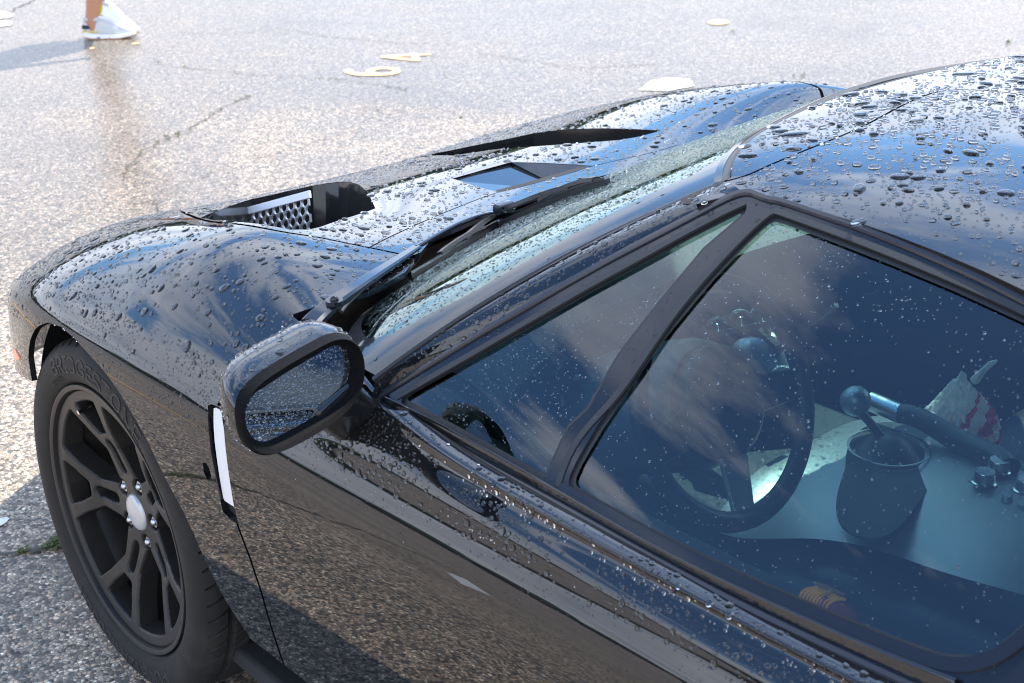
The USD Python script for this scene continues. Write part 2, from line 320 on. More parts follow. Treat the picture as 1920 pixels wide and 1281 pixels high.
_ZC = CubicSpline([-2.1, -1.7, -1.4, -1.2, -1.0, -.8], [1.075, 1.108, 1.122, 1.124, 1.113, 1.090])
def f_roof(x, y):
    x, y = np.broadcast_arrays(np.asarray(x, float), np.asarray(y, float)); q = (x/.5)**2; return np.stack([x, y, _zc(y)-.012*q-.010*q**3], -1)
ROOF = Surf(f_roof, -.62, .62, -2.05, -.82, sign=1, n=160)

# ---------------------------------------------------------------- outlines, as seen on the surfaces
PX_G1 = [(676, 724), (700, 707), (739, 681), (780, 655), (840, 615), (900, 576), (966, 539), (1060, 489), (1150, 441), (1250, 393), (1352, 346)]
PX_T1 = [(707, 752), (722, 737), (750, 719), (780, 700), (819, 676), (900, 627), (970, 587), (1045, 543), (1150, 484), (1234, 440), (1310, 400), (1372, 369)]
PX_T1R = [(1424, 368), (1458, 377), (1536, 402), (1610, 427), (1680, 454), (1760, 488), (1840, 524), (1915, 562), (2000, 605)]
PX_T2 = [(707, 752), (722, 768), (765, 791), (827, 824), (890, 859), (961, 899), (1071, 960), (1200, 1033), (1350, 1114), (1500, 1188), (1697, 1279), (1900, 1368)]
PX_QG = [(751, 748), (774, 731), (820, 705), (890, 666), (1000, 603), (1100, 545), (1200, 490), (1283, 445), (1353, 409), (1395, 388), (1404, 384), (1399, 394), (1319, 462), (1234, 564), (1158, 662), (1099, 764), (1063, 797), (1035, 858), (1020, 894), (1000, 884), (940, 850), (840, 795), (768, 757)]
PX_MG = [(1440, 412), (1452, 406), (1474, 412), (1580, 451), (1680, 490), (1800, 540), (1925, 597), (2060, 660), (2060, 1000), (1990, 1110), (1920, 1172), (1870, 1215), (1825, 1234), (1766, 1231), (1677, 1200), (1596, 1167), (1498, 1126), (1350, 1060), (1200, 985), (1100, 930), (1066, 910), (1085, 868), (1125, 800), (1168, 737), (1243, 629), (1335, 518), (1400, 449)]
T1F, T1R, T2 = SIDE.at(PX_T1), SIDE.at(PX_T1R), SIDE.at(PX_T2)
corner = curve(np.vstack([T1F[-2:], SIDE.at([(1402, 362)]), T1R[:2]]), 12)
T1 = np.vstack([T1F[:-2], corner, T1R[2:]])
u_shut = SKIN.pick([(575, 1330), (545, 1275), (530, 1240), (510, 1180), (490, 1110), (470, 1050), (446, 986), (436, 945), (425, 873), (419, 807), (415, 764), (412, 752)])
u_shut_top = SKIN.pick([(412, 752), (470, 735), (560, 722), (640, 718), (683, 724), (704, 748)]); u_shut_top = np.vstack([u_shut_top, [u_shut_top[-1]+[.5, -.03]]])
u_t2 = SKIN.uv_of(T2)

# hood rear edge, from the left wiper recess round to its mirror image
u_he = SKIN.pick([(650, 641), (600, 627), (560, 602), (546, 591), (562, 585), (600, 575), (650, 561), (690, 547), (720, 533), (760, 510)])
def cowl_front(x, gap):
    c = _cowl(np.linspace(-1, 1, 400)); t = unit(np.gradient(c[:, :2], axis=0)); n = np.stack([-t[:, 1], t[:, 0]], 1); q = c[:, :2]+n*gap
    return np.interp(x, q[:, 0], q[:, 1])
def skin_u(x, y):
    ug = np.linspace(0, 24, 1200); X = _SX.ev(ug, np.full(1200, y)); return np.interp(x, X, ug)
hx = np.linspace(-.42, 0, 12); hy = cowl_front(hx, .050)
he_c = np.array([[skin_u(x, y), y] for x, y in zip(hx, hy)])
he_left = np.vstack([u_he, he_c[he_c[:, 0] > u_he[-1, 0]+.15]])
mir = lambda L: np.stack([24-L[:, 0], L[:, 1]], 1)[::-1]
hood_edge = np.vstack([he_left[3:], mir(he_left[3:])])
belt_l = np.vstack([u_t2, [[8.0, -2.02]]])
left_side = np.vstack([belt_l[::-1], u_he[:3]])
OPENING = Polygon(np.vstack([left_side, hood_edge, mir(left_side)])).buffer(0)
FULL = sbox(0, -3.66, 24, .97)
u_sill = SKIN.pick([(467, 1193), (515, 1233), (560, 1271)])
us = float(np.median(u_sill[:, 0]))
u_arch = SKIN.pick([(60, 715), (53, 670), (56, 640), (68, 615), (90, 605), (115, 613), (140, 635), (200, 702), (227, 741), (272, 818), (308, 893), (345, 962), (363, 1000), (390, 1063), (426, 1131), (467, 1192)])
ya, yb = u_arch[0, 1], u_arch[-1, 1]
ARCH = Polygon(np.vstack([[[-1, 1.05], [u_arch[0, 0]-.55, 1.05], [u_arch[0, 0]-.25, .70]], u_arch, [[-1, yb-.01]]])).buffer(0)
SILL = sbox(-1, -4, us, 1.5)
REAR_ARCH = Polygon([(-1, -2.71-.40), (us, -2.71-.40), (3.2, -2.71-.33), (4.3, -2.71-.18), (4.6, -2.71), (4.3, -2.71+.18), (3.2, -2.71+.33), (us, -2.71+.40), (-1, -2.71+.40)])
BASE = FULL.difference(OPENING).difference(ARCH).difference(affinity.scale(ARCH, -1, 1, origin=(12, 0))).difference(SILL).difference(affinity.scale(SILL, -1, 1, origin=(12, 0))).difference(REAR_ARCH).difference(affinity.scale(REAR_ARCH, -1, 1, origin=(12, 0)))
# openings in the front panel
vent_px = [(704, 391), (690, 362), (672, 346), (656, 341), (635, 341), (610, 344), (586, 348), (540, 358), (469, 374), (410, 395), (376, 409), (400, 413), (455, 417), (500, 423), (545, 431), (580, 431), (603, 425), (640, 412)]
u_vent = SKIN.pick(vent_px); VENT = Polygon(u_vent).buffer(0); VENT_R = Polygon(SKIN.pick([(752, 303), (850, 281), (945, 262), (1000, 250), (1060, 243), (1150, 241), (1240, 245), (1200, 256), (1160, 263), (1060, 271), (1000, 275), (945, 278), (850, 292)], (12, 16.5))).buffer(0)
scoop_px = [(848, 335), (900, 320), (958, 304), (1030, 306), (1112, 311), (1080, 322), (1036, 335), (985, 349), (936, 361), (890, 349)]
SCOOP = Polygon(SKIN.pick(scoop_px, (9, 16))).buffer(0)
slot_px = [(390, 760), (396, 758), (413, 764), (419, 807), (425.5, 873), (436.5, 945), (445, 983), (430, 972), (418, 960), (406, 906), (396, 851), (390.6, 796)]
SLOT = Polygon(SKIN.pick(slot_px)).buffer(0)
HOLE = Polygon(SKIN.pick([(380, 868), (386, 868), (392, 878), (396, 892), (394, 900), (388, 898), (382, 886)])).buffer(0)
u_lid = SKIN.pick([(391, 415), (440, 420), (520, 433), (590, 444), (650, 456), (710, 468), (773, 482), (800, 489)])
u_lid = np.vstack([[[12.1, .62], [10.5, .60], [9.2, .50]], u_lid, [u_lid[-1]*2-u_lid[-2]]])
LID = SKIN.strip(u_lid, .0065, 60)
lid_all = [LID, affinity.scale(LID, -1, 1, origin=(12, 0))]
u_crease = SKIN.pick([(690, 466), (730, 445), (800, 413), (860, 388), (930, 362), (1000, 343), (1110, 312), (1180, 296), (1270, 272)])
CREASE = SKIN.strip(u_crease, .003, 50)
DOORGAP = SKIN.strip(u_shut, .0055).union(SKIN.strip(np.vstack([u_shut_top[:1]*1.0-[.12, .0], u_shut_top]), .0055))
DG_R = affinity.scale(DOORGAP, -1, 1, origin=(12, 0))
REARGAP = SKIN.strip([(us-.2, -1.78), (3, -1.80), (5, -1.84), (6.2, -1.86), (7, -1.87), (9.5, -1.88)], .0055)
body_dom = BASE
RG_R = affinity.scale(REARGAP, -1, 1, origin=(12, 0))
for g in (VENT, VENT_R, SCOOP, SLOT, HOLE, DOORGAP, DG_R, REARGAP, RG_R, CREASE, *lid_all): body_dom = body_dom.difference(g)
pieces = sorted(body_dom.geoms, key=lambda g: -g.area)
def piece_at(u, y): return next(g for g in pieces if g.contains(Point(u, y)))

LOOK_PAINT = 'black_paint'
car = thing('sports_car', 'low glossy black sports car, wet with beaded rain, filling the foreground', 'car')
NU, NV = 260, 330
door_piece = piece_at(4, -1.2)
obj('front_clamshell', SKIN.patch(piece_at(4.3, -.2) if piece_at(4.3, -.2) is not door_piece else pieces[0], NU, NV, skirt=.010), LOOK_PAINT, car)
for g in pieces:
    if g is door_piece or g is piece_at(4.3, -.2) or g.area < 1e-3: continue
    nm = 'hood' if g.contains(Point(12, .02)) else ('right_door' if g.contains(Point(20, -1.2)) else ('rear_body' if g.contains(Point(12, -3)) else 'panel'))
    obj(nm, SKIN.patch(g, NU, NV, skirt=.010), LOOK_PAINT, car)
door = obj('door', SKIN.patch(door_piece, NU, NV, skirt=.012), LOOK_PAINT, car)
# dark backing under the shut lines and creases
back = [SKIN.patch(g.buffer(.06).intersection(BASE), NU, NV, lift=-.011)[:2] for g in (DOORGAP, DG_R, REARGAP, *lid_all)]+[SKIN.patch(CREASE.buffer(.02), NU, NV, lift=-.003)[:2]]
for b_ in back:
    for c_ in trimesh.Trimesh(b_[0], b_[1], process=False).split(only_watertight=False): obj('shut_line_seal', c_, 'dark_void', car)
# wheel houses
def wheel_house(side, y):
    t = np.linspace(.06, np.pi+.30, 40); p = np.stack([np.cos(t)*.385+y, np.sin(t)*.385+.334], 1); V = []; F = []
    for x in (.85, .56): V += [(side*x, a, b) for a, b in p]
    n = len(p); F += [[i, i+1, n+i+1, n+i] for i in range(n-1)]; V = np.array(V)
    c = len(V); V = np.vstack([V, [[side*.56, y, .3]]]); T = [[a, b, d] for a, b, d, e in F]+[[a, d, e] for a, b, d, e in F]+[[c, n+i, n+i+1] for i in range(n-1)]
    return trimesh.Trimesh(V, np.array(T), process=False)
for s, y in ((-1, 0), (1, 0), (-1, -2.71), (1, -2.71)): obj('wheel_house', wheel_house(s, y), 'dark_void', car)
# hood vents: a deep dark duct with a honeycomb mesh in it
def duct(poly_uv, depth, sides=True, dirn=(0, 0, -1), scale=.9):
    """Walls going down from an opening's outline."""
    r = np.array(poly_uv.exterior.coords)[:-1]; r = np.vstack([r[k]+(r[(k+1) % len(r)]-r[k])*t for k in range(len(r)) for t in (0, .5)])
    A = f_skin(r[:, 0], r[:, 1])-SKIN.n(r[:, 0], r[:, 1])*.001; c = A.mean(0); B = c+(A-c)*scale+np.array(dirn)*depth; n = len(A); V = np.vstack([A, B, [B.mean(0)]])
    F = [[i, (i+1) % n, n+(i+1) % n] for i in range(n)]+[[i, n+(i+1) % n, n+i] for i in range(n)]+[[2*n, n+i, n+(i+1) % n] for i in range(n)]
    return trimesh.Trimesh(V, np.array(F), process=False)
def honeycomb(P0, ex, ey, nx, ny, pitch, r, th=.006):
    """A plate with round holes in a staggered grid, spanned from P0 along ex and ey (unit vectors)."""
    W, H = nx*pitch, ny*pitch*.87; holes = [Point((i+.5*(j % 2)+.5)*pitch, (j+.5)*pitch*.87).buffer(r, 10) for i in range(-1, nx+1) for j in range(-1, ny+1)]
    g = sbox(0, 0, W, H).difference(shapely.union_all(holes)); m = trimesh.util.concatenate([trimesh.creation.extrude_polygon(q, th, engine='earcut') for q in getattr(g, 'geoms', [g])])
    ez = np.cross(ex, ey); T = np.eye(4); T[:3, 0], T[:3, 1], T[:3, 2], T[:3, 3] = ex, ey, ez, P0; m.apply_transform(T); return m
plain('mesh_metal', (.30, .30, .31), .38, metallic=.6)
plain('bright_lip', (.62, .62, .63), .3)
plain('gloss_black', (.006, .006, .006), .12)
for k, g in enumerate((VENT, VENT_R)):
    v = obj('hood_vent', duct(g, .10), 'gloss_black', car, smooth=20)
    s = 1 if k == 0 else -1
    A, B = at(422, 411, 'x', -.445), at(582, 368, 'x', -.375)
    ex = unit(B-A); ey = unit(np.cross(ex, [0, 0, 1.])); ey = -_U; ey = unit(ey-ex*(ey@ex)); 
    L = float(np.linalg.norm(B-A))
    hm = honeycomb(A+ex*.0, ex, ey, int(L/.0185), 7, .0185, .0083)
    lip = ribbon([A-ey*.004, B-ey*.004], [(-.007, -.003), (.007, -.003), (.007, .003), (-.007, .003)], up=np.cross(ex, ey))
    if s < 0:
        hm.apply_transform(np.diag([-1., 1, 1, 1])); lip.apply_transform(np.diag([-1., 1, 1, 1])); hm.invert(); lip.invert()
        for m in (hm, lip): m.apply_translation([.05, .08, -.055])
    obj('honeycomb_mesh', hm, 'mesh_metal', v, smooth=False); obj('lip', lip, 'bright_lip', v)
# scoop between the vents: a ramp that sinks towards the driver's side rear
def build_scoop():
    Pg = SKIN.at([(848, 335), (958, 304), (1112, 311), (1036, 335), (936, 361)], ur=(9, 16)); A, B, C, D, E_ = Pg
    B2, C2, D2 = B+[0, 0, -.006], C+[0, 0, -.012], D+[0, 0, -.024]; E2 = E_+[0, 0, -.020]; W2 = (np.array(C)*.35+np.array(D)*.65)+[0, 0, -.034]
    V = np.array([A+[0, 0, -.004], B2, W2, E2, B, C, D, E_]); m = trimesh.Trimesh(V, np.array([[0, 2, 1], [0, 3, 2], [4, 1, 2], [4, 2, 5], [5, 2, 6], [6, 2, 3], [6, 3, 7], [7, 3, 0]]), process=False)
    obj('hood_scoop', m, LOOK_PAINT, car, smooth=False)
build_scoop()
# side vent slot with its pale plate, and the small hole ahead of it
sv = obj('side_vent', duct(SLOT, .05, dirn=(1, .1, 0), scale=1.0), 'dark_void', car, smooth=False)
plate = SKIN.patch(Polygon(SKIN.pick([(396.5, 765), (401, 764), (417, 772), (418.5, 776), (420, 829), (430, 906), (436.8, 951), (434, 952), (417, 941), (414, 935), (407, 895), (398, 829), (396, 790)])).buffer(0), NU, NV, lift=-.004, skirt=.004)
plain('white_plate', (.58, .565, .54), .35)
obj('vent_plate', plate, 'white_plate', sv)
obj('tow_hole', duct(HOLE, .03, dirn=(1, 0, 0), scale=.9), 'gloss_black', car, smooth=20)
mk = SKIN.patch(Polygon(SKIN.pick([(20, 640), (30, 655), (39, 672), (34, 676), (27, 664), (19, 648)])).buffer(0), NU*2, NV*2, lift=.002, skirt=.003)
plain('amber_lens', (.75, .13, .02), .15); obj('side_marker', mk, 'amber_lens', car)
# cowl panel under the glass edge and the dark recess of the wiper
cl = np.array([_cowl(a) for a in np.linspace(-.93, .93, 60)]); tt = unit(np.gradient(cl, axis=0)); nn = np.stack([-tt[:, 1], tt[:, 0], 0*tt[:, 0]], 1); nn[:, 0] *= .25; nn = unit(nn)
fr = cl+nn*.12+[0, 0, -.060]; md = cl+nn*.03+[0, 0, -.030]; inn = cl-nn*.03+[0, 0, -.012]
Vc = np.concatenate([inn, cl+[0, 0, -.012], md, fr, cl+nn*.30+[0, 0, -.15]]); Fc = [[r*60+i, r*60+i+1, (r+1)*60+i+1, (r+1)*60+i] for r in range(4) for i in range(59)]
obj('bulkhead_tray', rbox((-.74, -.50, .56), (.74, .12, .655), .01), 'dark_void', car)
plain('cowl_plastic', (.008, .009, .012), .42, specular_ior_level=.22)
obj('cowl_panel', (Vc, np.array(Fc)), 'cowl_plastic', car, smooth=40)

# ---------------------------------------------------------------- glass house
def mix_glass(name, tint, rough=.0, ior=1.5, gl=(1, 1, 1)):
    return mat(name, {'f': ('fresnel', dict(IOR=ior)), 't': ('transparent_bsdf', dict(color=tint)), 'g': ('glossy_bsdf', dict(color=gl, roughness=rough)), 'm': ('mix_closure', {})},
               [('f.fac', 'm.fac'), ('t.BSDF', 'm.closure1'), ('g.BSDF', 'm.closure2')], surface='m.closure')
mix_glass('side_glass', (.55, .73, .73), ior=1.72); mix_glass('windscreen_glass', (.55, .82, .76), ior=1.75, gl=(.84, .99, .96))
obj('windscreen', WS.patch(sbox(-1, 0, 1, 1), 70, 60), 'windscreen_glass', car)
u_fr = WS.pick([(690, 636), (725, 631), (764, 614), (811, 588), (860, 564), (920, 532), (1006, 481), (1084, 437), (1160, 396), (1240, 356), (1300, 330)])
clear = Polygon(np.vstack([u_fr, [[-.80, .968], [0, .972], [.80, .968]], np.stack([-u_fr[:, 0], u_fr[:, 1]], 1)[::-1], [[.84, .03], [.5, .022], [0, .02], [-.5, .022], [-.84, .03]]])).buffer(0)
frit = sbox(-1, 0, 1, 1).difference(clear); plain('frit_black', (.010, .011, .013), .06, ior=1.42)
obj('windscreen_frit', WS.patch(frit, 110, 110, lift=.0012), 'frit_black', car)
# A pillar strips between the windscreen and the door frame, both sides
def f_pil(s, t, sg=-1):
    a = f_ws(np.full_like(t, -1.0), t); tc = np.clip(t, 0, 1)
    k = np.r_[0, np.cumsum(np.linalg.norm(np.diff(PILT, axis=0), axis=1))]; b = np.stack([np.interp(tc*k[-1], k, PILT[:, i]) for i in range(3)], -1)
    n = np.array([-.55, .18, .81]); return a*(1-s[..., None])+b*s[..., None]+n*(.035*s*(1-s))[..., None]
PILT = np.vstack([T1F[:-1], SIDE.at([(1396, 364)])]); PILT = curve(PILT, 60)
PIL = Surf(lambda s, t: f_pil(*np.broadcast_arrays(np.asarray(s, float), np.asarray(t, float))), 0, 1, 0, 1, sign=-1, n=100)
if PIL.n(np.array([.5]), np.array([.5]))[0][2] < 0: PIL.sign = 1
obj('pillar_strip', PIL.patch(sbox(0.03, 0, 1, 1), 24, 70, skirt=.01), 'black_paint', car)
WSE = np.array([f_ws(np.array(-1.), np.array(t)) for t in np.linspace(-.01, 1.0, 40)])
obj('windscreen_seal', ribbon(WSE+[-.004, 0, .001], [(-.004, -.006), (.004, -.006), (.004, .002), (0, .004), (-.004, .002)], up=(-.6, .2, .8)), 'rubber', car)
obj('pillar_gutter', ribbon(PIL.f(np.full(40, .09), np.linspace(.0, 1, 40)), [(-.003, -.003), (.003, -.003), (.003, .003), (-.003, .003)], up=(-.6, .2, .8)), 'black_trim', car)
# header seal
hd = np.array([_head(a) for a in np.linspace(-1, 1, 80)])
obj('header_seal', ribbon(hd+[0, -.004, .003], [(-.006, -.008), (.006, -.008), (.006, .001), (0, .004), (-.006, .001)]), 'rubber', car)
obj('header_molding', ribbon(hd+[0, .009, -.001], [(-.005, -.004), (.005, -.004), (.005, .002), (-.005, .002)], up=(0, .4, .9)), 'gloss_black', car)
# roof: centre panel and the door's roof part, with the shut line between them
rail = ROOF.uv_of(np.vstack([T1[len(T1F)-2:], [[-.60, -2.05, 1.05]]]))
hl = hd[:, :2]-[0, .010]
left = np.vstack([rail[::-1], [[hl[0, 0]-.004, hl[0, 1]]]]); rl = np.stack([-left[:, 0], left[:, 1]], 1)[::-1]
ROOF_DOM = Polygon(np.vstack([left, hl, rl])).buffer(0)
u_rc = ROOF.pick([(1340, 347), (1372, 337), (1400, 329), (1432, 315), (1500, 286), (1560, 262), (1620, 236), (1680, 204), (1730, 181), (1780, 169), (1850, 170), (1925, 179), (2010, 195)])
u_rc = np.vstack([[u_rc[0]*2.5-u_rc[1]*1.5], u_rc[1:], [[-.02, -1.5], [-.03, -2.12]]])
ROOFGAP = ROOF.strip(curve(u_rc, 60), .0042)
rp = sorted(ROOF_DOM.difference(ROOFGAP).geoms, key=lambda g: -g.area)
roof_l = next(g for g in rp if g.contains(Point(-.45, -1.2))); roof_c = next(g for g in rp if g is not roof_l)
obj('roof', ROOF.patch(roof_c, 120, 120, skirt=.008), LOOK_PAINT, car); obj('door_roof', ROOF.patch(roof_l, 120, 120, skirt=.008), LOOK_PAINT, car)
obj('roof_gap_seal', ROOF.patch(ROOFGAP.buffer(.01), 120, 120, lift=-.007), 'dark_void', car)
# side frame with its panes
uv = lambda L: SIDE.pick(L)
FR_OUT = Polygon(np.vstack([SIDE.uv_of(T1)[:-1], [[1.04, -1.95]], [[.76, -1.95]], SIDE.uv_of(T2)[::-1]])).buffer(0)
QG, MG = Polygon(uv(PX_QG)).buffer(0), Polygon(uv(PX_MG)).buffer(0)
rnd = lambda g, r: g.buffer(-r).buffer(2*r).buffer(-r)
QG, MG = rnd(QG, .004), rnd(MG, .012)
fr_p = SIDE.patch(FR_OUT.difference(QG.buffer(.004)).difference(MG.buffer(.004)), 130, 170, skirt=.010)
obj('window_frame', fr_p, 'satin_frame', car)
obj('quarter_pane', SIDE.patch(QG.buffer(.008), 60, 80, lift=-.007), 'side_glass', car)
obj('door_pane', SIDE.patch(MG.buffer(.008), 60, 80, lift=-.007), 'side_glass', car)
for g in (QG, MG):
    obj('window_seal', SIDE.patch(g.buffer(.006).difference(g.buffer(-.0025)), 160, 220, lift=-.004), 'rubber', car)
# upper channel seals: dark band above the panes
obj('channel_seal', SIDE.patch(SIDE.strip(uv([(745, 745), (774, 728), (820, 701), (890, 661), (1000, 597), (1100, 539), (1200, 484), (1283, 438), (1353, 401), (1398, 380)]), .008), 160, 220, lift=.0015, skirt=.004), 'rubber', car)
obj('channel_seal', SIDE.patch(SIDE.strip(uv([(1046, 914), (1102, 802), (1160, 737), (1236, 628), (1324, 517), (1440, 402), (1455, 397), (1475, 403), (1580, 441), (1680, 480), (1800, 530), (1925, 587), (2050, 650)]), .008, 60), 160, 220, lift=.0015, skirt=.004), 'rubber', car)
obj('belt_weatherstrip', SIDE.patch(SIDE.strip(uv([(1050, 916), (1100, 941), (1200, 997), (1350, 1072), (1498, 1139), (1596, 1181), (1677, 1214), (1766, 1244), (1825, 1246), (1880, 1225), (1930, 1185), (2000, 1115)]), .013, 60), 160, 220, lift=.004, skirt=.006), 'satin_frame', car)
# moldings round the frame
MOLD = [(-.0045, -.004), (.0045, -.004), (.0045, .002), (.0025, .0045), (-.0025, .0045), (-.0045, .002)]
upS = SIDE.n(SIDE.uv_of(T1)[:, 0], SIDE.uv_of(T1)[:, 1])
obj('frame_molding', ribbon(curve(T1, 120), MOLD, up=(-.62, .05, .78)), 'grey_molding', car)
obj('belt_molding', ribbon(curve(T2, 80)+[-.002, 0, .001], MOLD, up=(-.62, 0, .78)), 'grey_molding', car)
la, lb = curve(T2, 80), curve(SIDE.at([(728, 748), (751, 757), (840, 803), (940, 858), (1030, 910), (1100, 951), (1200, 1009), (1350, 1086), (1498, 1153), (1596, 1196), (1700, 1238), (1800, 1275)], .002), 80)
yy = np.linspace(min(la[0, 1], lb[0, 1]), max(la[-1, 1], lb[-1, 1])+.0, 80); RS = lambda c: np.stack([np.interp(yy, c[::-1, 1], c[::-1, k]) for k in range(3)], 1); la, lb = RS(la), RS(lb)
qs = np.linspace(.08, 1, 9); sm = lambda q: 1-(1-min(1, q/.45))**2.2
led = np.concatenate([np.c_[(la*(1-q)+lb*q)[:, :2], la[:, 2]*(1-sm(q))+lb[:, 2]*sm(q)+.004*math.sin(math.pi*q)] for q in qs]); F_ = [[r*80+i, r*80+i+1, (r+1)*80+i+1, (r+1)*80+i] for r in range(8) for i in range(79)]
obj('belt_ledge', (led, np.array(F_)[:, ::-1]), LOOK_PAINT, car, smooth=60)
# far side of the glass house and the rear: simple mirrored frame, sail panel, engine cover
def mirrored(p): 
    P, F, N = p; return P*[-1, 1, 1], F[:, ::-1], N*[-1, 1, 1]
obj('window_frame', mirrored(SIDE.patch(FR_OUT.difference(QG).difference(MG), 60, 80)), 'satin_frame', car)
obj('quarter_pane', mirrored(SIDE.patch(QG, 40, 60)), 'side_glass', car); obj('door_pane', mirrored(SIDE.patch(MG, 40, 60)), 'side_glass', car)
obj('pillar_strip', mirrored(PIL.patch(sbox(0.03, 0, 1, 1), 20, 50)), 'black_paint', car)
def rear_cover():
    V = []; ys = np.linspace(-1.9, -3.3, 30); a = np.linspace(-1, 1, 41)
    for i, y in enumerate(ys):
        t = i/29; top = 1.085-.20*t**1.3; w = .88-.10*t
        V.append(np.stack([a*w, y+0*a, .82+(top-.82)*(1-np.abs(a)**3.0)], 1))
    V = np.concatenate(V); F = [[i*41+j, i*41+j+1, (i+1)*41+j+1, (i+1)*41+j] for i in range(29) for j in range(40)]
    return V, np.array(F)
obj('engine_cover', rear_cover(), LOOK_PAINT, car, smooth=60)

# ---------------------------------------------------------------- wheels
mat('tyre_rubber', {'g': ('geometry', {}), 'n': ('noise_texture', dict(scale=9, detail=6, roughness=.65)), 'r': ('rgb_ramp', dict(ramp=[(0, (.009, .0085, .008)), (.5, (.014, .013, .012)), (.75, (.030, .027, .023)), (1, (.05, .044, .038))])),
    'n2': ('noise_texture', dict(scale=300, detail=2)), 'b': ('bump', dict(strength=.25, distance=.001)), 'p': ('principled_bsdf', dict(roughness=.62, specular_ior_level=.2))},
    [('g.position', 'n.vector'), ('g.position', 'n2.vector'), ('n.fac', 'r.fac'), ('r.color', 'p.base_color'), ('n2.fac', 'b.height'), ('b.normal', 'p.normal')])
plain('letter_rubber', (.030, .027, .024), .6, specular_ior_level=.25)
mat('rim_black', {'g': ('geometry', {}), 'n': ('noise_texture', dict(scale=14, detail=5, roughness=.6)), 'r': ('rgb_ramp', dict(ramp=[(0, (.013, .0115, .0105)), (.6, (.018, .016, .014)), (1, (.036, .030, .025))])),
    'p': ('principled_bsdf', dict(roughness=.38, specular_ior_level=.26))}, [('g.position', 'n.vector'), ('n.fac', 'r.fac'), ('r.color', 'p.base_color')])
plain('chrome', (.75, .75, .76), .12, metallic=1.0)
plain('nut_steel', (.5, .5, .5), .28, metallic=1.0)
plain('brake_iron', (.12, .115, .11), .45, metallic=.8)
plain('caliper_paint', (.02, .02, .021), .4)
plain('cap_silver', (.46, .45, .43), .35, metallic=.5)

def revolve_grid(prof, n, fn=None):
    """prof: list of (r, c); axis +Z; fn(theta, k) -> radial and axial offsets."""
    t = np.linspace(0, 2*np.pi, n, endpoint=False); p = np.asarray(prof, float); m = len(p)
    R = np.broadcast_to(p[:, 0], (n, m)).copy(); C = np.broadcast_to(p[:, 1], (n, m)).copy()
    if fn: R, C = fn(t[:, None], R, C)
    V = np.stack([R*np.cos(t)[:, None], R*np.sin(t)[:, None], C], -1).reshape(-1, 3)
    F = []
    i, j = [q.ravel() for q in np.meshgrid(np.arange(n), np.arange(m-1), indexing='ij')]; i2 = (i+1) % n
    F = np.vstack([np.stack([i*m+j, i2*m+j, i2*m+j+1], 1), np.stack([i*m+j, i2*m+j+1, i*m+j+1], 1)])
    return trimesh.Trimesh(V, F, process=False)
def tyre_mesh():
    prof = curve([(.2465, .094), (.2508, .1015), (.257, .1075), (.270, .1128), (.287, .1148), (.303, .1115), (.3165, .102)], 22).tolist()
    prof += [(.3205, .097), (.3240, .091)]+[(.3240+.006*(1-abs(c)/.088)**.4, c) for c in np.linspace(.086, -.086, 34)]+[(.324, -.092), (.317, -.103), (.29, -.1165), (.231, -.092)]
    def fn(t, R, C):
        a = np.abs(C); tread = (a < .099) & (R > .3175)
        g = (np.abs(a-.022) < .0055) | (np.abs(a-.062) < .005)
        lat = (((t/(2*np.pi)*62+C*16*np.sign(C)) % 1) < .13) & (a > .026) & (a < .0985)
        lat |= (((t/(2*np.pi)*62+.4+C*10) % 1) < .08) & (a < .018)
        R = R-np.where(tread & (g | lat), .0065, 0); return R, C
    m = revolve_grid(prof, 620, fn); m.invert() if m.volume < 0 else None; return m
def bent_text(text, h, r0, ang, c0, depth=.0020, sp=1.12):
    m = meshkit.text_mesh(text, h, depth); x = m.vertices.copy(); wdt = x[:, 0].max(); th = ang-(x[:, 0]-wdt/2)*sp/r0; r = r0+x[:, 1]
    cc = np.interp(r, [.25, .257, .270, .287, .303], [.1015, .1075, .1128, .1148, .1115])
    m.vertices = np.stack([r*np.cos(th), r*np.sin(th), cc+x[:, 2]-.0003+c0], 1); m.fix_normals() if False else None
    return m
def wheel_face():
    """Five forked spokes, hub and outer band as one cast plate with rounded edges."""
    arms = []; slots = []
    for k in range(5):
        a = math.radians(40+72*k); d = np.array([math.cos(a), math.sin(a)]); q = np.array([-d[1], d[0]])
        P = lambda r, o: tuple(d*r+q*o)
        arms.append(Polygon([P(.03, -.040), P(.075, -.034), P(.115, -.029), P(.152, -.028), P(.152, .028), P(.115, .029), P(.075, .034), P(.03, .040)]))
        for s in (-1, 1):
            e = math.radians(40+72*k+17.2*s); E2 = np.array([math.cos(e), math.sin(e)])*.236
            b0 = np.array(P(.125, s*.015)); u = unit(E2-b0); v = np.array([-u[1], u[0]]); L = np.linalg.norm(E2-b0)
            arms.append(Polygon([tuple(b0-v*.0145), tuple(b0+u*L*.5-v*.0122), tuple(E2-v*.018), tuple(E2+v*.018), tuple(b0+u*L*.5+v*.0122), tuple(b0+v*.0145)]))
        slots.append(LineString([P(.082, 0), P(.128, 0)]).buffer(.0095))
    g = shapely.union_all(arms+[Point(0, 0).buffer(.072, 32)]).buffer(-.007).buffer(.014).buffer(-.007)
    lugs = [Point(.0572*math.cos(math.radians(4+72*k)), .0572*math.sin(math.radians(4+72*k))).buffer(.0145, 12) for k in range(5)]
    g = g.union(Point(0, 0).buffer(.2375, 64).difference(Point(0, 0).buffer(.2155, 64))).buffer(.004).buffer(-.004)
    return g.difference(shapely.union_all(slots)).difference(shapely.union_all(lugs))
WF = wheel_face()
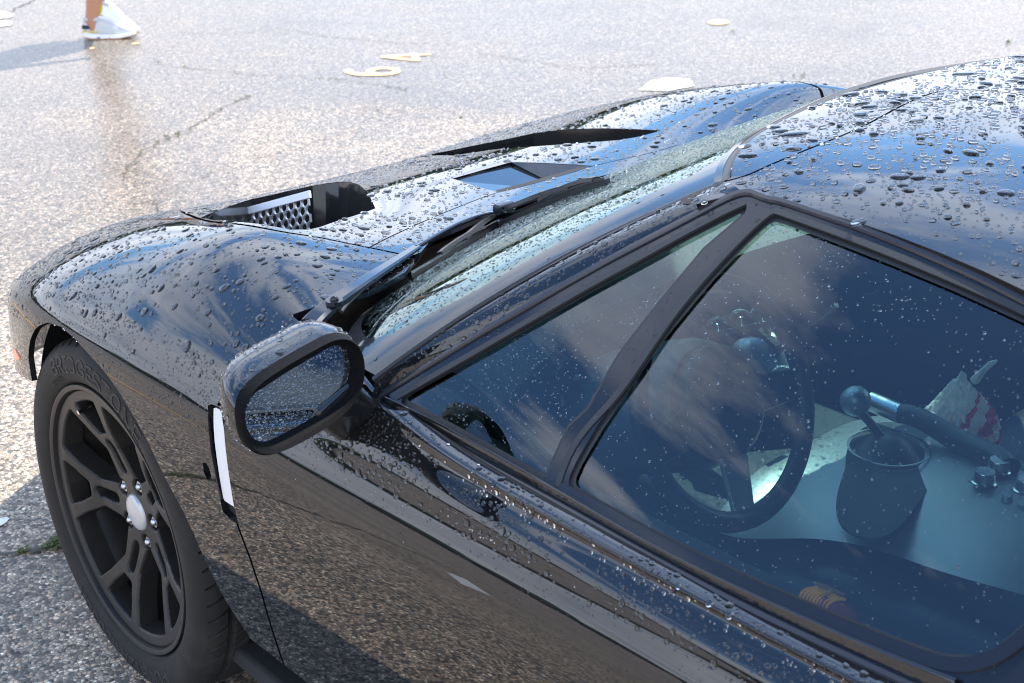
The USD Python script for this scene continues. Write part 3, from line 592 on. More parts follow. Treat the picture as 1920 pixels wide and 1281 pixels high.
def face_mesh(th=.034):
    dish = lambda r: np.interp(r, [0, .07, .12, .17, .21, .24], [.060, .060, .069, .085, .095, .098])
    bd = WF.boundary; shapely.prepare(bd)
    fp = Surf(lambda u, v: np.stack([u, v, 0*u], -1), -.245, .245, -.245, .245, n=8)
    P, F, N = fp.patch(WF, 190, 190)
    dist = shapely.distance(shapely.points(P[:, 0], P[:, 1]), bd); r = np.hypot(P[:, 0], P[:, 1]); e = .0045
    top = dish(r)-e+np.sqrt(np.maximum(0, e*e-np.maximum(0, e-dist)**2)); top[dist > e] = dish(r[dist > e])
    V = np.stack([P[:, 0], P[:, 1], top], 1); O = np.vstack([F[:, [0, 1]], F[:, [1, 2]], F[:, [2, 0]]]); E = np.sort(O, 1)
    _, idx, cnt = np.unique(E, axis=0, return_index=True, return_counts=True); O = O[idx[cnt == 1]]; n = len(V)
    bot = V-[0, 0, th]; SF = np.vstack([np.stack([O[:, 0], n+O[:, 0], n+O[:, 1]], 1), np.stack([O[:, 0], n+O[:, 1], O[:, 1]], 1)])
    return trimesh.Trimesh(np.vstack([V, bot]), np.vstack([F, SF]), process=False)
def to_wheel(m, x0, y0, side=-1, steer=.03):
    m = m.copy(); a, b, c = m.vertices.T; ax = -side
    P = np.stack([side*c, (-a if side < 0 else a), b], 1); cs, sn = math.cos(steer), math.sin(steer)
    P = np.stack([P[:, 0]*cs+P[:, 1]*sn, -P[:, 0]*sn+P[:, 1]*cs, P[:, 2]], 1)
    m.vertices = P+[x0, y0, .3300]; return m
TY, FM = tyre_mesh(), face_mesh()
BARREL = revolve_grid([(.2475, .097), (.2490, .1035), (.2478, .1062), (.2445, .1066), (.2390, .1040), (.2372, .099), (.2365, .088), (.232, .078), (.224, .06), (.215, .03), (.214, -.09), (.236, -.1), (.24, -.1)], 120)
DISC = revolve_grid([(.06, -.035), (.165, -.035), (.165, -.06), (.06, -.06)], 60)
def wheel(x0, y0, side, steer, full=True):
    w = numbered(car+'/wheel'); UsdGeom.Xform.Define(stage, w)
    t = lambda m: to_wheel(m, x0, y0, side, steer)
    obj('tyre', t(TY), 'tyre_rubber', w, smooth=35)
    obj('spoked_face', t(FM), 'rim_black', w, smooth=32); obj('rim_barrel', t(BARREL), 'rim_black', w, smooth=40)
    if not full: return
    obj('brake_disc', t(DISC), 'brake_iron', w)
    cal = trimesh.creation.extrude_polygon(Point(0, 0).buffer(.19, 32).difference(Point(0, 0).buffer(.10, 32)).intersection(Polygon([(0, 0), (-.3, .20), (-.3, -.12)])), .05); cal.apply_translation([0, 0, -.055])
    obj('brake_caliper', t(cal), 'caliper_paint', w)
    for k in range(5):
        a = math.radians(4+72*k); nut = hull([(0, 0, .004, .0065)])+manifold3d.Manifold.cylinder(.020, .0118, .0108, 6).translate((0, 0, -.016)); nut = trimesh.Trimesh(*meshkit.arrays(nut)[:2], process=False)
        nut.apply_translation([.0572*math.cos(a), .0572*math.sin(a), .052]); obj('lug_nut', t(nut), 'nut_steel', w, smooth=25)
        pk = revolve_grid([(.0147, .056), (.0140, .030), (0.0001, .030)], 16); pk.apply_translation([.0572*math.cos(a), .0572*math.sin(a), 0]); obj('lug_pocket', t(pk), 'dark_void', w)
    cp = revolve_grid([(.0001, .0690), (.022, .0682), (.031, .065), (.0345, .060), (.0345, .05)], 40); obj('hub_cap', t(cp), 'cap_silver', w, smooth=40)
    em = meshkit.text_mesh('GT', .014, .0006); em.apply_translation([-em.bounds.mean(0)[0], -em.bounds.mean(0)[1], .0662]); obj('cap_emblem', t(em), 'black_trim', w, smooth=False)
    obj('valve', t(tube([(-.205*.53+0, .205*.85, .072), (-.199*.53, .199*.85, .098)], [.004, .0042], 10)), 'chrome', w)
    for tx, h, r0, ang in (('BRIDGESTONE', .030, .272, 88), ('POTENZA RE050A', .026, .274, -92), ('235/45ZR18', .011, .258, 60), ('RADIAL', .010, .259, 122)):
        obj('sidewall_lettering', t(bent_text(tx, h, r0, math.radians(ang), 0)), 'letter_rubber', w, smooth=False)
wheel(-.80, 0, -1, .03); wheel(.80, 0, 1, .03, False); wheel(-.82, -2.71, -1, 0, False); wheel(.82, -2.71, 1, 0, False)

# ---------------------------------------------------------------- door mirror
def build_mirror():
    C0 = np.array([-.995, -.775, .872]); n = unit(np.array([.16, -.95, .13]))   # the glass looks back along n
    def on(pts, off=0.):
        out = []
        for u, v in pts:
            d = _F*CF+_R*(u-960)-_U*(v-640.5); out.append(EYE+d*(((C0+n*off-EYE)@n)/(d@n)))
        return np.array(out)
    rim = [(452, 785), (454, 760), (464, 738), (484, 717), (510, 698), (560, 668), (600, 646), (624, 635), (648, 633), (666, 642), (678, 660), (683, 686), (681, 712), (671, 742), (650, 770), (615, 799), (560, 832), (520, 850), (495, 854), (475, 848), (462, 832), (455, 810)]
    gl = [(469, 790), (470, 766), (482, 744), (502, 729), (545, 701), (600, 668), (632, 651), (648, 651), (660, 662), (665, 684), (662, 708), (652, 732), (632, 755), (600, 781), (555, 807), (522, 824), (502, 830), (488, 826), (476, 813)]
    rc = lambda L, k: curve(np.vstack([L, L[:1]]), k)[:-1]
    R0, G0 = rc(on(rim), 97), rc(on(gl, -.006), 97)
    al = lambda A, B: B[[np.argmin(((B-a)**2).sum(1)) for a in A]]
    c = R0.mean(0); m = thing('door_mirror_tmp', '', '') if False else numbered(car+'/door_mirror'); UsdGeom.Xform.Define(stage, m)
    # shell: rings that go forward from the rim and close in a rounded nose
    fwd = unit(np.array([.04, .96, .10])); upv = np.array([0, 0, 1.])-n*n[2]; upv = unit(upv); sd = np.cross(upv, n)
    rings = [R0+(c-R0)*.075-n*.004, R0+(c-R0)*.03+n*.004, R0-n*0, R0-(c-R0)*.012+fwd*.012]
    for s, k in ((.020, -.03), (.034, -.02), (.048, .02), (.061, .09), (.072, .21), (.080, .40), (.086, .66), (.088, .93)):
        rings.append(R0+(c-R0)*k+fwd*s+upv*(.03*s))
    V = np.concatenate(rings); N = len(R0); F = [[i*N+j, i*N+(j+1) % N, (i+1)*N+(j+1) % N, (i+1)*N+j] for i in range(len(rings)-1) for j in range(N)]
    V = np.vstack([V, rings[-1].mean(0)]); T = [[a, b, d] for a, b, d, e in F]+[[a, d, e] for a, b, d, e in F]+[[(len(rings)-1)*N+j, (len(rings)-1)*N+(j+1) % N, len(V)-1] for j in range(N)]
    sh = trimesh.Trimesh(V, np.array(T), process=False)
    if sh.volume < 0: sh.invert()
    T = np.array(sh.faces); k = 4*N*0
    vi = np.array(T).max(1); rim_f = vi < 4*N
    obj('housing', trimesh.Trimesh(V, T[~rim_f], process=False), LOOK_PAINT, m, smooth=60); obj('rim', trimesh.Trimesh(V, T[rim_f], process=False), 'matte_black', m, smooth=60)
    # recessed bezel and the glass
    I = al(G0, R0+(c-R0)*.075-n*.004); n2 = len(G0); V = np.vstack([I, G0-n*.008]); F = [[j, (j+1) % n2, n2+(j+1) % n2, n2+j] for j in range(n2)]
    obj('bezel', (V, np.array(F)), 'matte_black', m, smooth=40)
    V = np.vstack([G0-n*.008, [G0.mean(0)-n*.008]]); F = [[j, (j+1) % n2, n2] for j in range(n2)]
    g = trimesh.Trimesh(V, np.array(F), process=False)
    if g.face_normals[0]@n < 0: g.invert()
    obj('mirror_glass', g, 'mirror_silver', m, smooth=False)
    # foot: a wedge from the housing's underside to the door
    a = on([(600, 790), (660, 742), (676, 700)], .0)+fwd*.035; b = SKIN.at([(628, 845), (690, 800), (700, 755)], .0)
    st = manifold3d.Manifold.batch_hull([manifold3d.Manifold.sphere(.010, 16).translate(tuple(p)) for p in np.vstack([on([(612, 786), (668, 738)])+fwd*.02, on([(612, 786), (668, 738)])+fwd*.05, SKIN.at([(640, 812), (690, 768)], -.004), SKIN.at([(640, 812), (690, 768)], -.004)+[0, .04, 0]])])
    obj('foot', st, 'gloss_black', m, smooth=50)
    return m
plain('matte_black', (.004, .004, .0045), .5, specular_ior_level=.04)
mat('mirror_silver', {'p': ('principled_bsdf', dict(base_color=(.55, .62, .68), metallic=1.0, roughness=.02))})
build_mirror()

# ---------------------------------------------------------------- windscreen wiper
def build_wiper():
    w = numbered(car+'/wiper'); UsdGeom.Xform.Define(stage, w)
    hz = lambda pts, dz: np.array([at(u, v, 'z', z) for (u, v), z in zip(pts, dz)])
    arm = curve(hz([(583, 606), (620, 572), (665, 540), (710, 510), (750, 484), (782, 463)], [.838, .847, .849, .846, .841, .836]), 26)
    tp = np.linspace(1, .5, 26)
    V = []
    T = unit(np.gradient(arm, axis=0)); S = unit(np.cross(T, [0, 0, 1.])); U = np.cross(S, T)
    prof = np.array([(-.0155, -.004), (.0155, -.004), (.0155, .003), (.010, .006), (-.010, .006), (-.0155, .003)])
    V = (arm[:, None]+S[:, None]*prof[None, :, :1]*tp[:, None, None]+U[:, None]*prof[None, :, 1:]*tp[:, None, None]).reshape(-1, 3); n = 6
    F = [[i*n+j, i*n+(j+1) % n, (i+1)*n+(j+1) % n, (i+1)*n+j] for i in range(25) for j in range(n)]; F += [[0, 1, 2, 3], [0, 3, 4, 5], [150, 153, 152, 151], [150, 155, 154, 153]]
    arm_m = trimesh.Trimesh(V, np.vstack([np.array(F)[:, [0, 1, 2]], np.array(F)[:, [0, 2, 3]]]), process=False); arm_m.fix_normals()
    obj('arm', arm_m, 'satin_frame', w, smooth=25)
    rod = curve(hz([(780, 464), (830, 436), (880, 412), (915, 402), (928, 401)], [.836, .831, .827, .823, .821]), 24); obj('rod', tube(rod, .0042, 10), 'satin_frame', w)
    ctr = hz([(627, 566)], [.854])[0]; pv = trimesh.creation.cylinder(.0125, .006, sections=24); bl = trimesh.creation.icosphere(2, .0065); bl.apply_translation([0, 0, .003])
    pv.apply_translation(ctr); bl.apply_translation(ctr); obj('pivot', pv, 'satin_frame', w); obj('pivot_cap', bl, 'gloss_black', w)
    kn = hull([(*arm[0]+np.array([.004, .0, -.012]), .011), (*arm[3]+np.array([0, 0, -.008]), .008)]); obj('knuckle', kn, 'satin_frame', w)
    # blade: a rubber strip lying on the glass, a channel over it and the yokes that hold it
    bp = WS.at([(713, 556), (760, 525), (820, 489), (880, 455), (940, 423), (1000, 396), (1060, 371), (1110, 354), (1142, 345)], .004); bp = curve(bp, 60)
    nb = np.array([0, .42, .9])
    obj('blade_rubber', ribbon(bp, [(-.003, -.004), (.003, -.004), (.004, .004), (-.004, .004)], up=nb), 'rubber', w)
    obj('blade_channel', ribbon(bp+nb*.006, [(-.0045, -.002), (.0045, -.002), (.0045, .002), (-.0045, .002)], up=nb), 'chrome_dark', w)
    def yoke(i0, i1, h, nm):
        L = bp[i0:i1+1]; t = np.linspace(0, 1, len(L)); hh = (.009+h*np.maximum(0, np.sin(np.pi*t))**.6)[:, None]
        obj(nm, ribbon(L+nb*hh, [(-.006, -.003), (.006, -.003), (.005, .003), (-.005, .003)], up=nb), 'black_trim', w)
    yoke(6, 20, .004, 'yoke'); yoke(38, 54, .004, 'yoke'); yoke(13, 46, .010, 'main_yoke')
    mid = bp[29]+nb*.021; obj('clip', hull_box(mid-[.018, .010, .008], mid+[.022, .010, .010], .004, 8), 'satin_frame', w)
    obj('washer_hose', tube(curve(hz([(640, 585), (655, 566), (672, 550), (700, 524), (716, 505)], [.840, .842, .845, .845, .846]), 20), .0028, 8), 'rubber', w)
plain('chrome_dark', (.25, .25, .26), .2, metallic=1.0)
build_wiper()

# ---------------------------------------------------------------- cabin
plain('cabin_black', (.02, .0215, .024), .5)
plain('leather_black', (.028, .028, .031), .42)
plain('cabin_floor', (.012, .012, .013), .9)
plain('console_metal', (.28, .30, .31), .38, metallic=.6)
plain('aluminium', (.62, .63, .64), .25, metallic=1.0)
plain('button_red', (.45, .03, .03), .35)
plain('gauge_black', (.012, .012, .013), .25)
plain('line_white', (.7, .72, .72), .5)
def slab(name, pts, th, m, par, smooth=25):
    """A closed slab: a 3D polygon (roughly planar) given thickness along its own normal."""
    P = np.asarray(pts, float); n = unit(np.cross(P[1]-P[0], P[2]-P[1])); c = len(P); V = np.vstack([P, P-n*th, [P.mean(0)], [P.mean(0)-n*th]])
    F = [[2*c, i, (i+1) % c] for i in range(c)]+[[2*c+1, c+(i+1) % c, c+i] for i in range(c)]+[[i, c+i, c+(i+1) % c] for i in range(c)]+[[i, c+(i+1) % c, (i+1) % c] for i in range(c)]
    return obj(name, trimesh.Trimesh(V, np.array(F), process=False), m, par, smooth=smooth)
def frame_of(n, up=(0, 0, 1)):
    n = unit(n); s = unit(np.cross(up, n)); u = np.cross(n, s); return s, u, n
def place(m, c, s, u, n):
    T = np.eye(4); T[:3, 0], T[:3, 1], T[:3, 2], T[:3, 3] = s, u, n, c; m = m.copy(); m.apply_transform(T); return m
def build_cabin():
    tub = numbered(car+'/cabin'); UsdGeom.Xform.Define(stage, tub)
    o = lambda nm, m, k, sm=30: obj(nm, m, k, tub, smooth=sm)
    # floor and bulkheads
    o('floor', rbox((-.86, -1.75, .16), (.86, -.25, .20), .01), 'cabin_floor'); o('bulkhead', rbox((-.86, -1.80, .18), (.86, -1.74, .98), .02), 'cabin_black')
    o('firewall', rbox((-.86, -.28, .18), (.86, -.20, .72), .02), 'cabin_floor')
    # dashboard: a lofted block that falls towards the driver
    xs = np.linspace(-.80, .80, 41); V = []
    for x in xs:
        a = abs(x)/.8; yb = -.36-.22*a**2; hump = .030*math.exp(-((x+.37)/.17)**2)
        V += [(x, yb+.06, .50), (x, yb+.02, .765-.01*a), (x, yb-.08, .782+hump-.01*a), (x, yb-.18, .775+hump-.01*a), (x, yb-.235, .745+hump*.6), (x, yb-.25, .70), (x, yb-.215, .62), (x, yb-.12, .54)]
    n = 8; F = [[i*n+j, (i+1)*n+j, (i+1)*n+j+1, i*n+j+1] for i in range(40) for j in range(n-1)]
    m = trimesh.Trimesh(V, np.vstack([np.array(F)[:, [0, 1, 2]], np.array(F)[:, [0, 2, 3]]]), process=False)
    if m.face_normals[len(F)//2+2][2] < 0: m.invert()
    o('dashboard', m, 'dash_vinyl', 40)
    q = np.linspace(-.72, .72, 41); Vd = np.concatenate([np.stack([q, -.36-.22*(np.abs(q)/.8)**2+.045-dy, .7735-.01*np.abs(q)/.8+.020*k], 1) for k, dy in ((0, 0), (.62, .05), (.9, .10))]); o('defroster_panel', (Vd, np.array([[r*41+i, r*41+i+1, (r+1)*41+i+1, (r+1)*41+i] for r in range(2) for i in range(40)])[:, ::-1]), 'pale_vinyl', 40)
    # doors' inner panels
    for s in (-1, 1):
        P = [(s*.80, -.30, .76), (s*.81, -1.74, .765), (s*.78, -1.74, .17), (s*.78, -.28, .17)]
        slab('door_panel', P if s < 0 else P[::-1], .015, 'cabin_black', tub)
        slab('door_ledge', [(s*.828, -.66, .783), (s*.845, -1.72, .785), (s*.765, -1.72, .762), (s*.76, -.66, .745)][::s], .012, 'door_vinyl', tub)
    # instrument binnacle in front of the wheel and the column
    C = np.array([-.37, -.888, .700]); ax = unit(np.array([0, -.90, .40])); s_, u_, n_ = frame_of(ax)
    bin_ = revolve_grid([(.0001, -.03), (.085, -.03), (.093, -.02), (.098, .0), (.100, .10), (.092, .20)], 48); bin_.vertices[:, 2] *= -1; bin_.invert()
    o('binnacle', place(bin_, C+n_*-.045, s_, u_, n_), 'binnacle_vinyl', 40)
    # steering wheel: rim, three spokes, round hub pad
    t = np.linspace(0, 2*np.pi, 73); ringp = np.stack([.172*np.cos(t), .172*np.sin(t), .0*t+.012], 1)
    rm = ribbon(ringp[:-1], [(.0155*math.cos(a), .0135*math.sin(a)) for a in np.linspace(0, 2*np.pi, 14, endpoint=False)], up=(0, 0, 1), closed=True)
    o('steering_wheel', place(rm, C, s_, u_, n_), 'leather_black', 50)
    pad = revolve_grid([(.0001, .030), (.035, .029), (.066, .024), (.082, .012), (.085, -.005), (.076, -.02)], 48); o('hub_pad', place(pad, C, s_, u_, n_), 'leather_black', 50)
    emb = revolve_grid([(.0001, .0318), (.024, .0312), (.027, .029)], 36); o('hub_emblem', place(emb, C, s_, u_, n_), 'gauge_black', 50)
    for a in (-8, 188, 262):
        a = math.radians(a); d = np.array([math.cos(a), math.sin(a), 0]); q = np.array([-d[1], d[0], 0])
        sp = manifold3d.Manifold.batch_hull([manifold3d.Manifold.sphere(.005, 10).translate(tuple(d*r+q*w_+np.array([0, 0, z]))) for r, w, z in ((.05, .026, .006), (.165, .017, .008)) for w_ in (-w, w)])
        v, f, _ = meshkit.arrays(sp); o('wheel_spoke', place(trimesh.Trimesh(v, f, process=False), C, s_, u_, n_), 'spoke_metal' if a > 4 else 'leather_black', 40)
    # column stalk with a bright end
    st = at(1240, 815, 'x', -.50); o('stalk', tube(curve([C+n_*-.05, (C*.4+st*.6)+[0, .02, 0], st], 12), np.linspace(.010, .007, 12)), 'leather_black')
    o('stalk_end', hull([(*at(1220, 787, 'x', -.51), .009), (*at(1236, 822, 'x', -.50), .010), (*at(1256, 848, 'x', -.49), .005)]), 'aluminium')
    # centre stack: toggles, their guard, the metal pod and the red start button
    f_ = np.array([-.25, -.90, .35])
    base = [at(u, v, 'x', -.07) for u, v in ((1215, 655), (1380, 618), (1440, 608), (1476, 640), (1440, 665), (1290, 690))]
    slab('switch_panel', base, .03, 'gauge_black', tub)
    for k, (u, v) in enumerate(((1240, 633), (1300, 622), (1342, 613), (1386, 600), (1425, 594))):
        c = at(u, v, 'x', -.08); arc = [c+np.array([0.0, -.003, 0])+np.array([-.0, 0, 0])+_R*(.018*math.cos(q))+_U*(.016*math.sin(q)) for q in np.linspace(.2, 3.0, 12)]
        o('switch_guard', tube(arc, .003, 8), 'aluminium'); o('toggle_switch', hull([(*c+_U*-.012, .0055), (*c+_U*.002-_F*.010, .004)]), 'aluminium')
    o('guard_rail', tube([at(1215, 648, 'x', -.08), at(1330, 628, 'x', -.08), at(1446, 604, 'x', -.08)], .004, 8), 'aluminium')
    pod = hull([(*at(1402, 660, 'x', -.10), .026), (*at(1440, 650, 'x', -.08), .028), (*at(1462, 690, 'x', -.08), .022), (*at(1425, 700, 'x', -.10), .022)]); o('stack_pod', pod, 'spoke_metal', 50)
    o('stack_body', hull([(*at(1420, 690, 'x', -.08)+np.array([.06, .10, -.02]), .04), (*at(1450, 720, 'x', -.06)+np.array([.06, .10, -.05]), .05), (*at(1500, 800, 'x', -.02)+np.array([.05, .08, -.06]), .06)]), 'cabin_black', 50)
    cb = at(1468, 710, 'x', -.095); cb = cb+unit(EYE-cb)*.034; fs = frame_of(EYE-cb)
    o('start_bezel', place(revolve_grid([(.0001, .004), (.019, .004), (.022, .0), (.022, -.02)], 32), cb, *fs), 'console_metal', 40); o('start_button', place(revolve_grid([(.0001, .010), (.0105, .009), (.0125, .005), (.0125, 0)], 32), cb, *fs), 'button_red', 40)
    # radio with a fine light outline
    rp = [at(u, v, 'x', -.105) for u, v in ((1436, 762), (1500, 731), (1500, 752), (1440, 780))]
    slab('radio', [at(u, v, 'x', -.098) for u, v in ((1410, 770), (1505, 722), (1505, 765), (1420, 805))], .03, 'gauge_black', tub)
    o('radio_outline', tube(np.vstack([rp, rp[:1]]), .0013, 6), 'line_white'); o('radio_knob', place(revolve_grid([(.0001, .008), (.009, .008), (.010, 0)], 24), at(1430, 772, 'x', -.11), *frame_of(EYE-cb)), 'aluminium')
    # centre console: pale metal top that rises towards the rear, dark flanks
    L = [at(1475, 850, 'z', .50), at(1530, 822, 'z', .50), at(1600, 790, 'z', .50), at(1690, 778, 'z', .515), at(1830, 838, 'z', .535), at(1960, 905, 'z', .545), at(2100, 985, 'z', .55)]
    Rr = [at(1330, 985, 'z', .47), at(1400, 1010, 'z', .47), at(1520, 1010, 'z', .47), at(1640, 1030, 'z', .485), at(1760, 1070, 'z', .51), at(1900, 1110, 'z', .53), at(2060, 1160, 'z', .54)]
    L, Rr = curve(L, 30), curve(Rr, 30); q = np.linspace(0, 1, 12); V = np.concatenate([l*(1-q[:, None])+r*q[:, None]+np.stack([0*q, 0*q, .02*4*q*(1-q)], 1) for l, r in zip(L, Rr)])
    V2 = V.copy(); V2[:, 2] -= .05; F = [[i*12+j, i*12+j+1, (i+1)*12+j+1, (i+1)*12+j] for i in range(29) for j in range(11)]
    m = trimesh.Trimesh(V, np.vstack([np.array(F)[:, [0, 1, 2]], np.array(F)[:, [0, 2, 3]]]), process=False)
    if m.face_normals[10][2] < 0: m.invert()
    o('console_top', m, 'console_metal', 50)
    o('console_side', rbox((-.27, -1.70, .20), (.20, -.55, .44), .03), 'cabin_black')
    # gear lever: dark well with a fine ring, stalk and ball knob
    wl = at(1665, 845, 'z', .532); o('gear_gaiter', revolve_grid([(.0001, .028), (.020, .026), (.042, .012), (.056, .001), (.060, -.002)], 40).apply_translation(wl), 'leather_black', 50)
    tt = np.linspace(0, 2*np.pi, 61)[:-1]; o('gaiter_ring', ribbon(np.stack([wl[0]+.063*np.cos(tt), wl[1]+.063*np.sin(tt), wl[2]+.006+0*tt], 1), [(-.0016, -.001), (.0016, -.001), (.0016, .001), (-.0016, .001)], closed=True), 'aluminium')
    gpl = np.array([at(u, v, 'z', .527) for u, v in ((1585, 880), (1592, 835), (1630, 800), (1690, 796), (1745, 825), (1765, 868), (1745, 912), (1700, 975), (1645, 1012), (1590, 1000), (1568, 940))]); slab('gaiter_plate', curve(np.vstack([gpl, gpl[:1]]), 50)[:-1], .003, 'plate_dark', tub)
    kc = at(1604, 752, 'x', -.062); o('gear_knob', trimesh.creation.icosphere(4, .0245).apply_translation(kc), 'knob_metal', True); o('gear_lever', tube([kc+[0, 0, -.01], kc*.6+wl*.4, wl+[0, 0, .01]], [.008, .007, .008], 12), 'black_trim')
    mk = meshkit.text_mesh('246', .007, .0004); o('gear_pattern', place(mk, kc+unit(EYE-kc)*.0252+_R*-.004+_U*.006, *(lambda a: (a[0], a[1], a[2]))(frame_of(EYE-kc+np.array([0, 0, .5])))), 'black_trim', False)
    # handbrake
    hb = [at(1630, 752, 'x', .03), at(1690, 776, 'x', .035)]; o('handbrake_button', tube(hb, .0165, 20), 'aluminium', 40)
    o('handbrake_grip', tube(curve([at(1688, 775, 'x', .035), at(1735, 790, 'x', .035), at(1790, 822, 'x', .03), at(1850, 850, 'x', .02), at(1890, 880, 'x', 0)], 20), np.linspace(.0165, .021, 20), 16), 'leather_black', 40)
    # climate knobs and small buttons on the console
    for (u, v, r, h) in ((1845, 893, .0165, .016), (1872, 871, .0165, .016), (1924, 908, .0165, .016), (1888, 927, .0075, .006), (1917, 943, .0075, .006)):
        c = at(u, v+8, 'z', .557 if r > .01 else .556); k = trimesh.util.concatenate([revolve_grid([(.0001, h), (r*.86, h), (r*.95, h*.85), (r, 0), (r*1.15, -.002)], 32)]); k.apply_translation(c)
        o('climate_knob' if r > .01 else 'console_button', k, 'aluminium' if r > .01 else 'knob_metal', 30)
        if r > .01: 
            a = np.linspace(2.4, 5.2, 20); o('knob_scale', tube(np.stack([c[0]+1.5*r*np.cos(a), c[1]+1.5*r*np.sin(a), c[2]+.0015+0*a], 1), .0008, 5), 'black_trim')
    # seats
    for s, x in ((-1, -.47), (1, .46)):
        y0 = -1.42; cus = manifold3d.Manifold.batch_hull([manifold3d.Manifold.sphere(.07, 20).translate((x+a, y, z)) for a in (-.17, .17) for y, z in ((-.98, .36), (-1.45, .30))]); o('seat_cushion', cus, 'leather_black', 60)
        for b in (-1, 1):
            o('seat_bolster', hull([(x+b*.215, -1.02, .39, .05), (x+b*.22, -1.45, .42, .06), (x+b*.215, -1.25, .30, .06)]), 'leather_black', 60)
        o('seat_back', manifold3d.Manifold.batch_hull([manifold3d.Manifold.sphere(.06, 20).translate((x+a, y, z)) for a, y, z in ((-.20, -1.50, .36), (.20, -1.50, .36), (-.17, -1.66, .80), (.17, -1.66, .80), (-.09, -1.70, .97), (.09, -1.70, .97))]), 'leather_black', 60)
    # round air vents with bright slits, one at each end of the dashboard, gauges ring on the far side
    def vent(c, r):
        fs = frame_of(EYE-c+np.array([0, 0, .3])); o('air_vent', place(revolve_grid([(.0001, -.012), (r*.86, -.010), (r*.92, .004), (r, .006), (r*1.05, -.01)], 40), c, *fs), 'binnacle_vinyl', 30)
        return fs
    c = at(905, 765, 'x', -.665); fs = vent(c, .044)
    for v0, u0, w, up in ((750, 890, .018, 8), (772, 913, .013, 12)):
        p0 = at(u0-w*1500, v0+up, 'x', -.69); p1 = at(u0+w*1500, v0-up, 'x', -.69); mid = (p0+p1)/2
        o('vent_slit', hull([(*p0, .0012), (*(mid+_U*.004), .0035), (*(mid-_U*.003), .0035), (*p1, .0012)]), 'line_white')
    c2 = at(1625, 515, 'x', .55); fs = frame_of(EYE-c2); vent(c2, .045)
    for r, a0, a1, th in ((.040, 3.6, 5.9, .0022), (.030, 3.9, 5.6, .003)):
        a = np.linspace(a0, a1, 20); o('vent_ring', tube(c2+fs[0]*(r*np.cos(a))[:, None]+fs[1]*(r*np.sin(a))[:, None]+fs[2]*.012, th, 8), 'line_white')
    c3 = at(1090, 745, 'x', -.46)
    a = np.linspace(1.7, 3.6, 24); fs = frame_of(EYE-c3); o('column_ring', tube(c3+fs[0]*(.030*np.cos(a))[:, None]+fs[1]*(.030*np.sin(a))[:, None], .005, 8), 'spoke_metal')
    # bright trim strip on the far dashboard
    o('dash_trim', tube(curve([at(1500, 618, 'x', .15), at(1540, 595, 'x', .15), at(1568, 572, 'x', .15)], 12), .006, 8), 'aluminium')
    # black arc of the A pillar trim inside the quarter window
    arc = curve([at(772, 742, 'x', -.80), at(800, 716, 'x', -.78), at(840, 712, 'x', -.76), at(880, 735, 'x', -.76), at(950, 800, 'x', -.78), at(1035, 880, 'x', -.80)], 30)
    o('pillar_trim', tube(arc, np.linspace(.010, .016, 30), 10), 'gloss_black')
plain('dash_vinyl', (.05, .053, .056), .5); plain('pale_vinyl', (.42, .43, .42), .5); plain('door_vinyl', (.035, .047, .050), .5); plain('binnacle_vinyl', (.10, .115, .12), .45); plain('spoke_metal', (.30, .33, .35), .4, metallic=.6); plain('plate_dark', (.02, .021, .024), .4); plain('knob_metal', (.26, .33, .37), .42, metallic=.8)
build_cabin()

# carrier bag and the small pouch lying in the car: things of their own
def build_bag():
    c = at(1803, 800, 'x', .17); t_ = trimesh.creation.icosphere(5, 1.0); V, F = t_.vertices, t_.faces
    d = unit(V); n1 = meshkit.fbm(d*2.0+3, 3, 5)-.5; n2 = np.abs(meshkit.fbm(d*4.5+9, 4, 8)-.5)
    S = unit(_R*[1, 1, 0]); U = np.array([0, 0, 1.]); D = np.cross(S, U); k = 1+.35*n1-.75*n2
    a, b, e = d[:, 0], d[:, 1], d[:, 2]; w = np.where(e > .1, 1-.62*((np.maximum(e, .1)-.1)/.9)**1.3, 1)
    return trimesh.Trimesh(c+S*(a*k*.066*w-.012*e)[:, None]+D*(b*k*.06*w)[:, None]+U*(e*k*.092)[:, None], F, process=False), c
bag_m, bag_c = build_bag()
sv_ = unit(unit(_R*[1, 1, 0])*.80+np.array([0, 0, -.60]))
mat('bag_plastic', {'g': ('geometry', {}), 'sub': ('vector_math', dict(math_type='subtract', vector2=tuple(bag_c))), 'dot': ('vector_math', dict(math_type='dot_product', vector2=tuple(sv_))), 'n': ('noise_texture', dict(scale=9)), 'nm': ('math', dict(math_type='multiply_add', value2=.03, value3=-.015)),
    'ad': ('math', dict(math_type='add')), 'mu': ('math', dict(math_type='multiply', value2=23.0)), 'fr': ('math', dict(math_type='fraction')), 'lt': ('math', dict(math_type='less_than', value2=.52)), 'gt': ('math', dict(math_type='greater_than', value2=-.028)), 'an': ('math', dict(math_type='multiply')),
    'mx': ('mix_color', dict(a=(.86, .83, .78), b=(.72, .015, .03))), 'p': ('principled_bsdf', dict(roughness=.28)), 't': ('translucent_bsdf', {}), 'm': ('mix_closure', dict(fac=.45))},
    [('g.position', 'sub.vector1'), ('sub.vector', 'dot.vector1'), ('g.position', 'n.vector'), ('n.fac', 'nm.value1'), ('dot.value', 'ad.value1'), ('nm.value', 'ad.value2'), ('ad.value', 'mu.value1'), ('mu.value', 'fr.value1'), ('fr.value', 'lt.value1'), ('ad.value', 'gt.value1'),
     ('lt.value', 'an.value1'), ('gt.value', 'an.value2'), ('an.value', 'mx.fac'), ('mx.result', 'p.base_color'), ('mx.result', 't.color'), ('p.BSDF', 'm.closure1'), ('t.BSDF', 'm.closure2')], surface='m.closure')
bag = thing('carrier_bag', 'crumpled white plastic bag with red stripes on the passenger seat', 'bag')
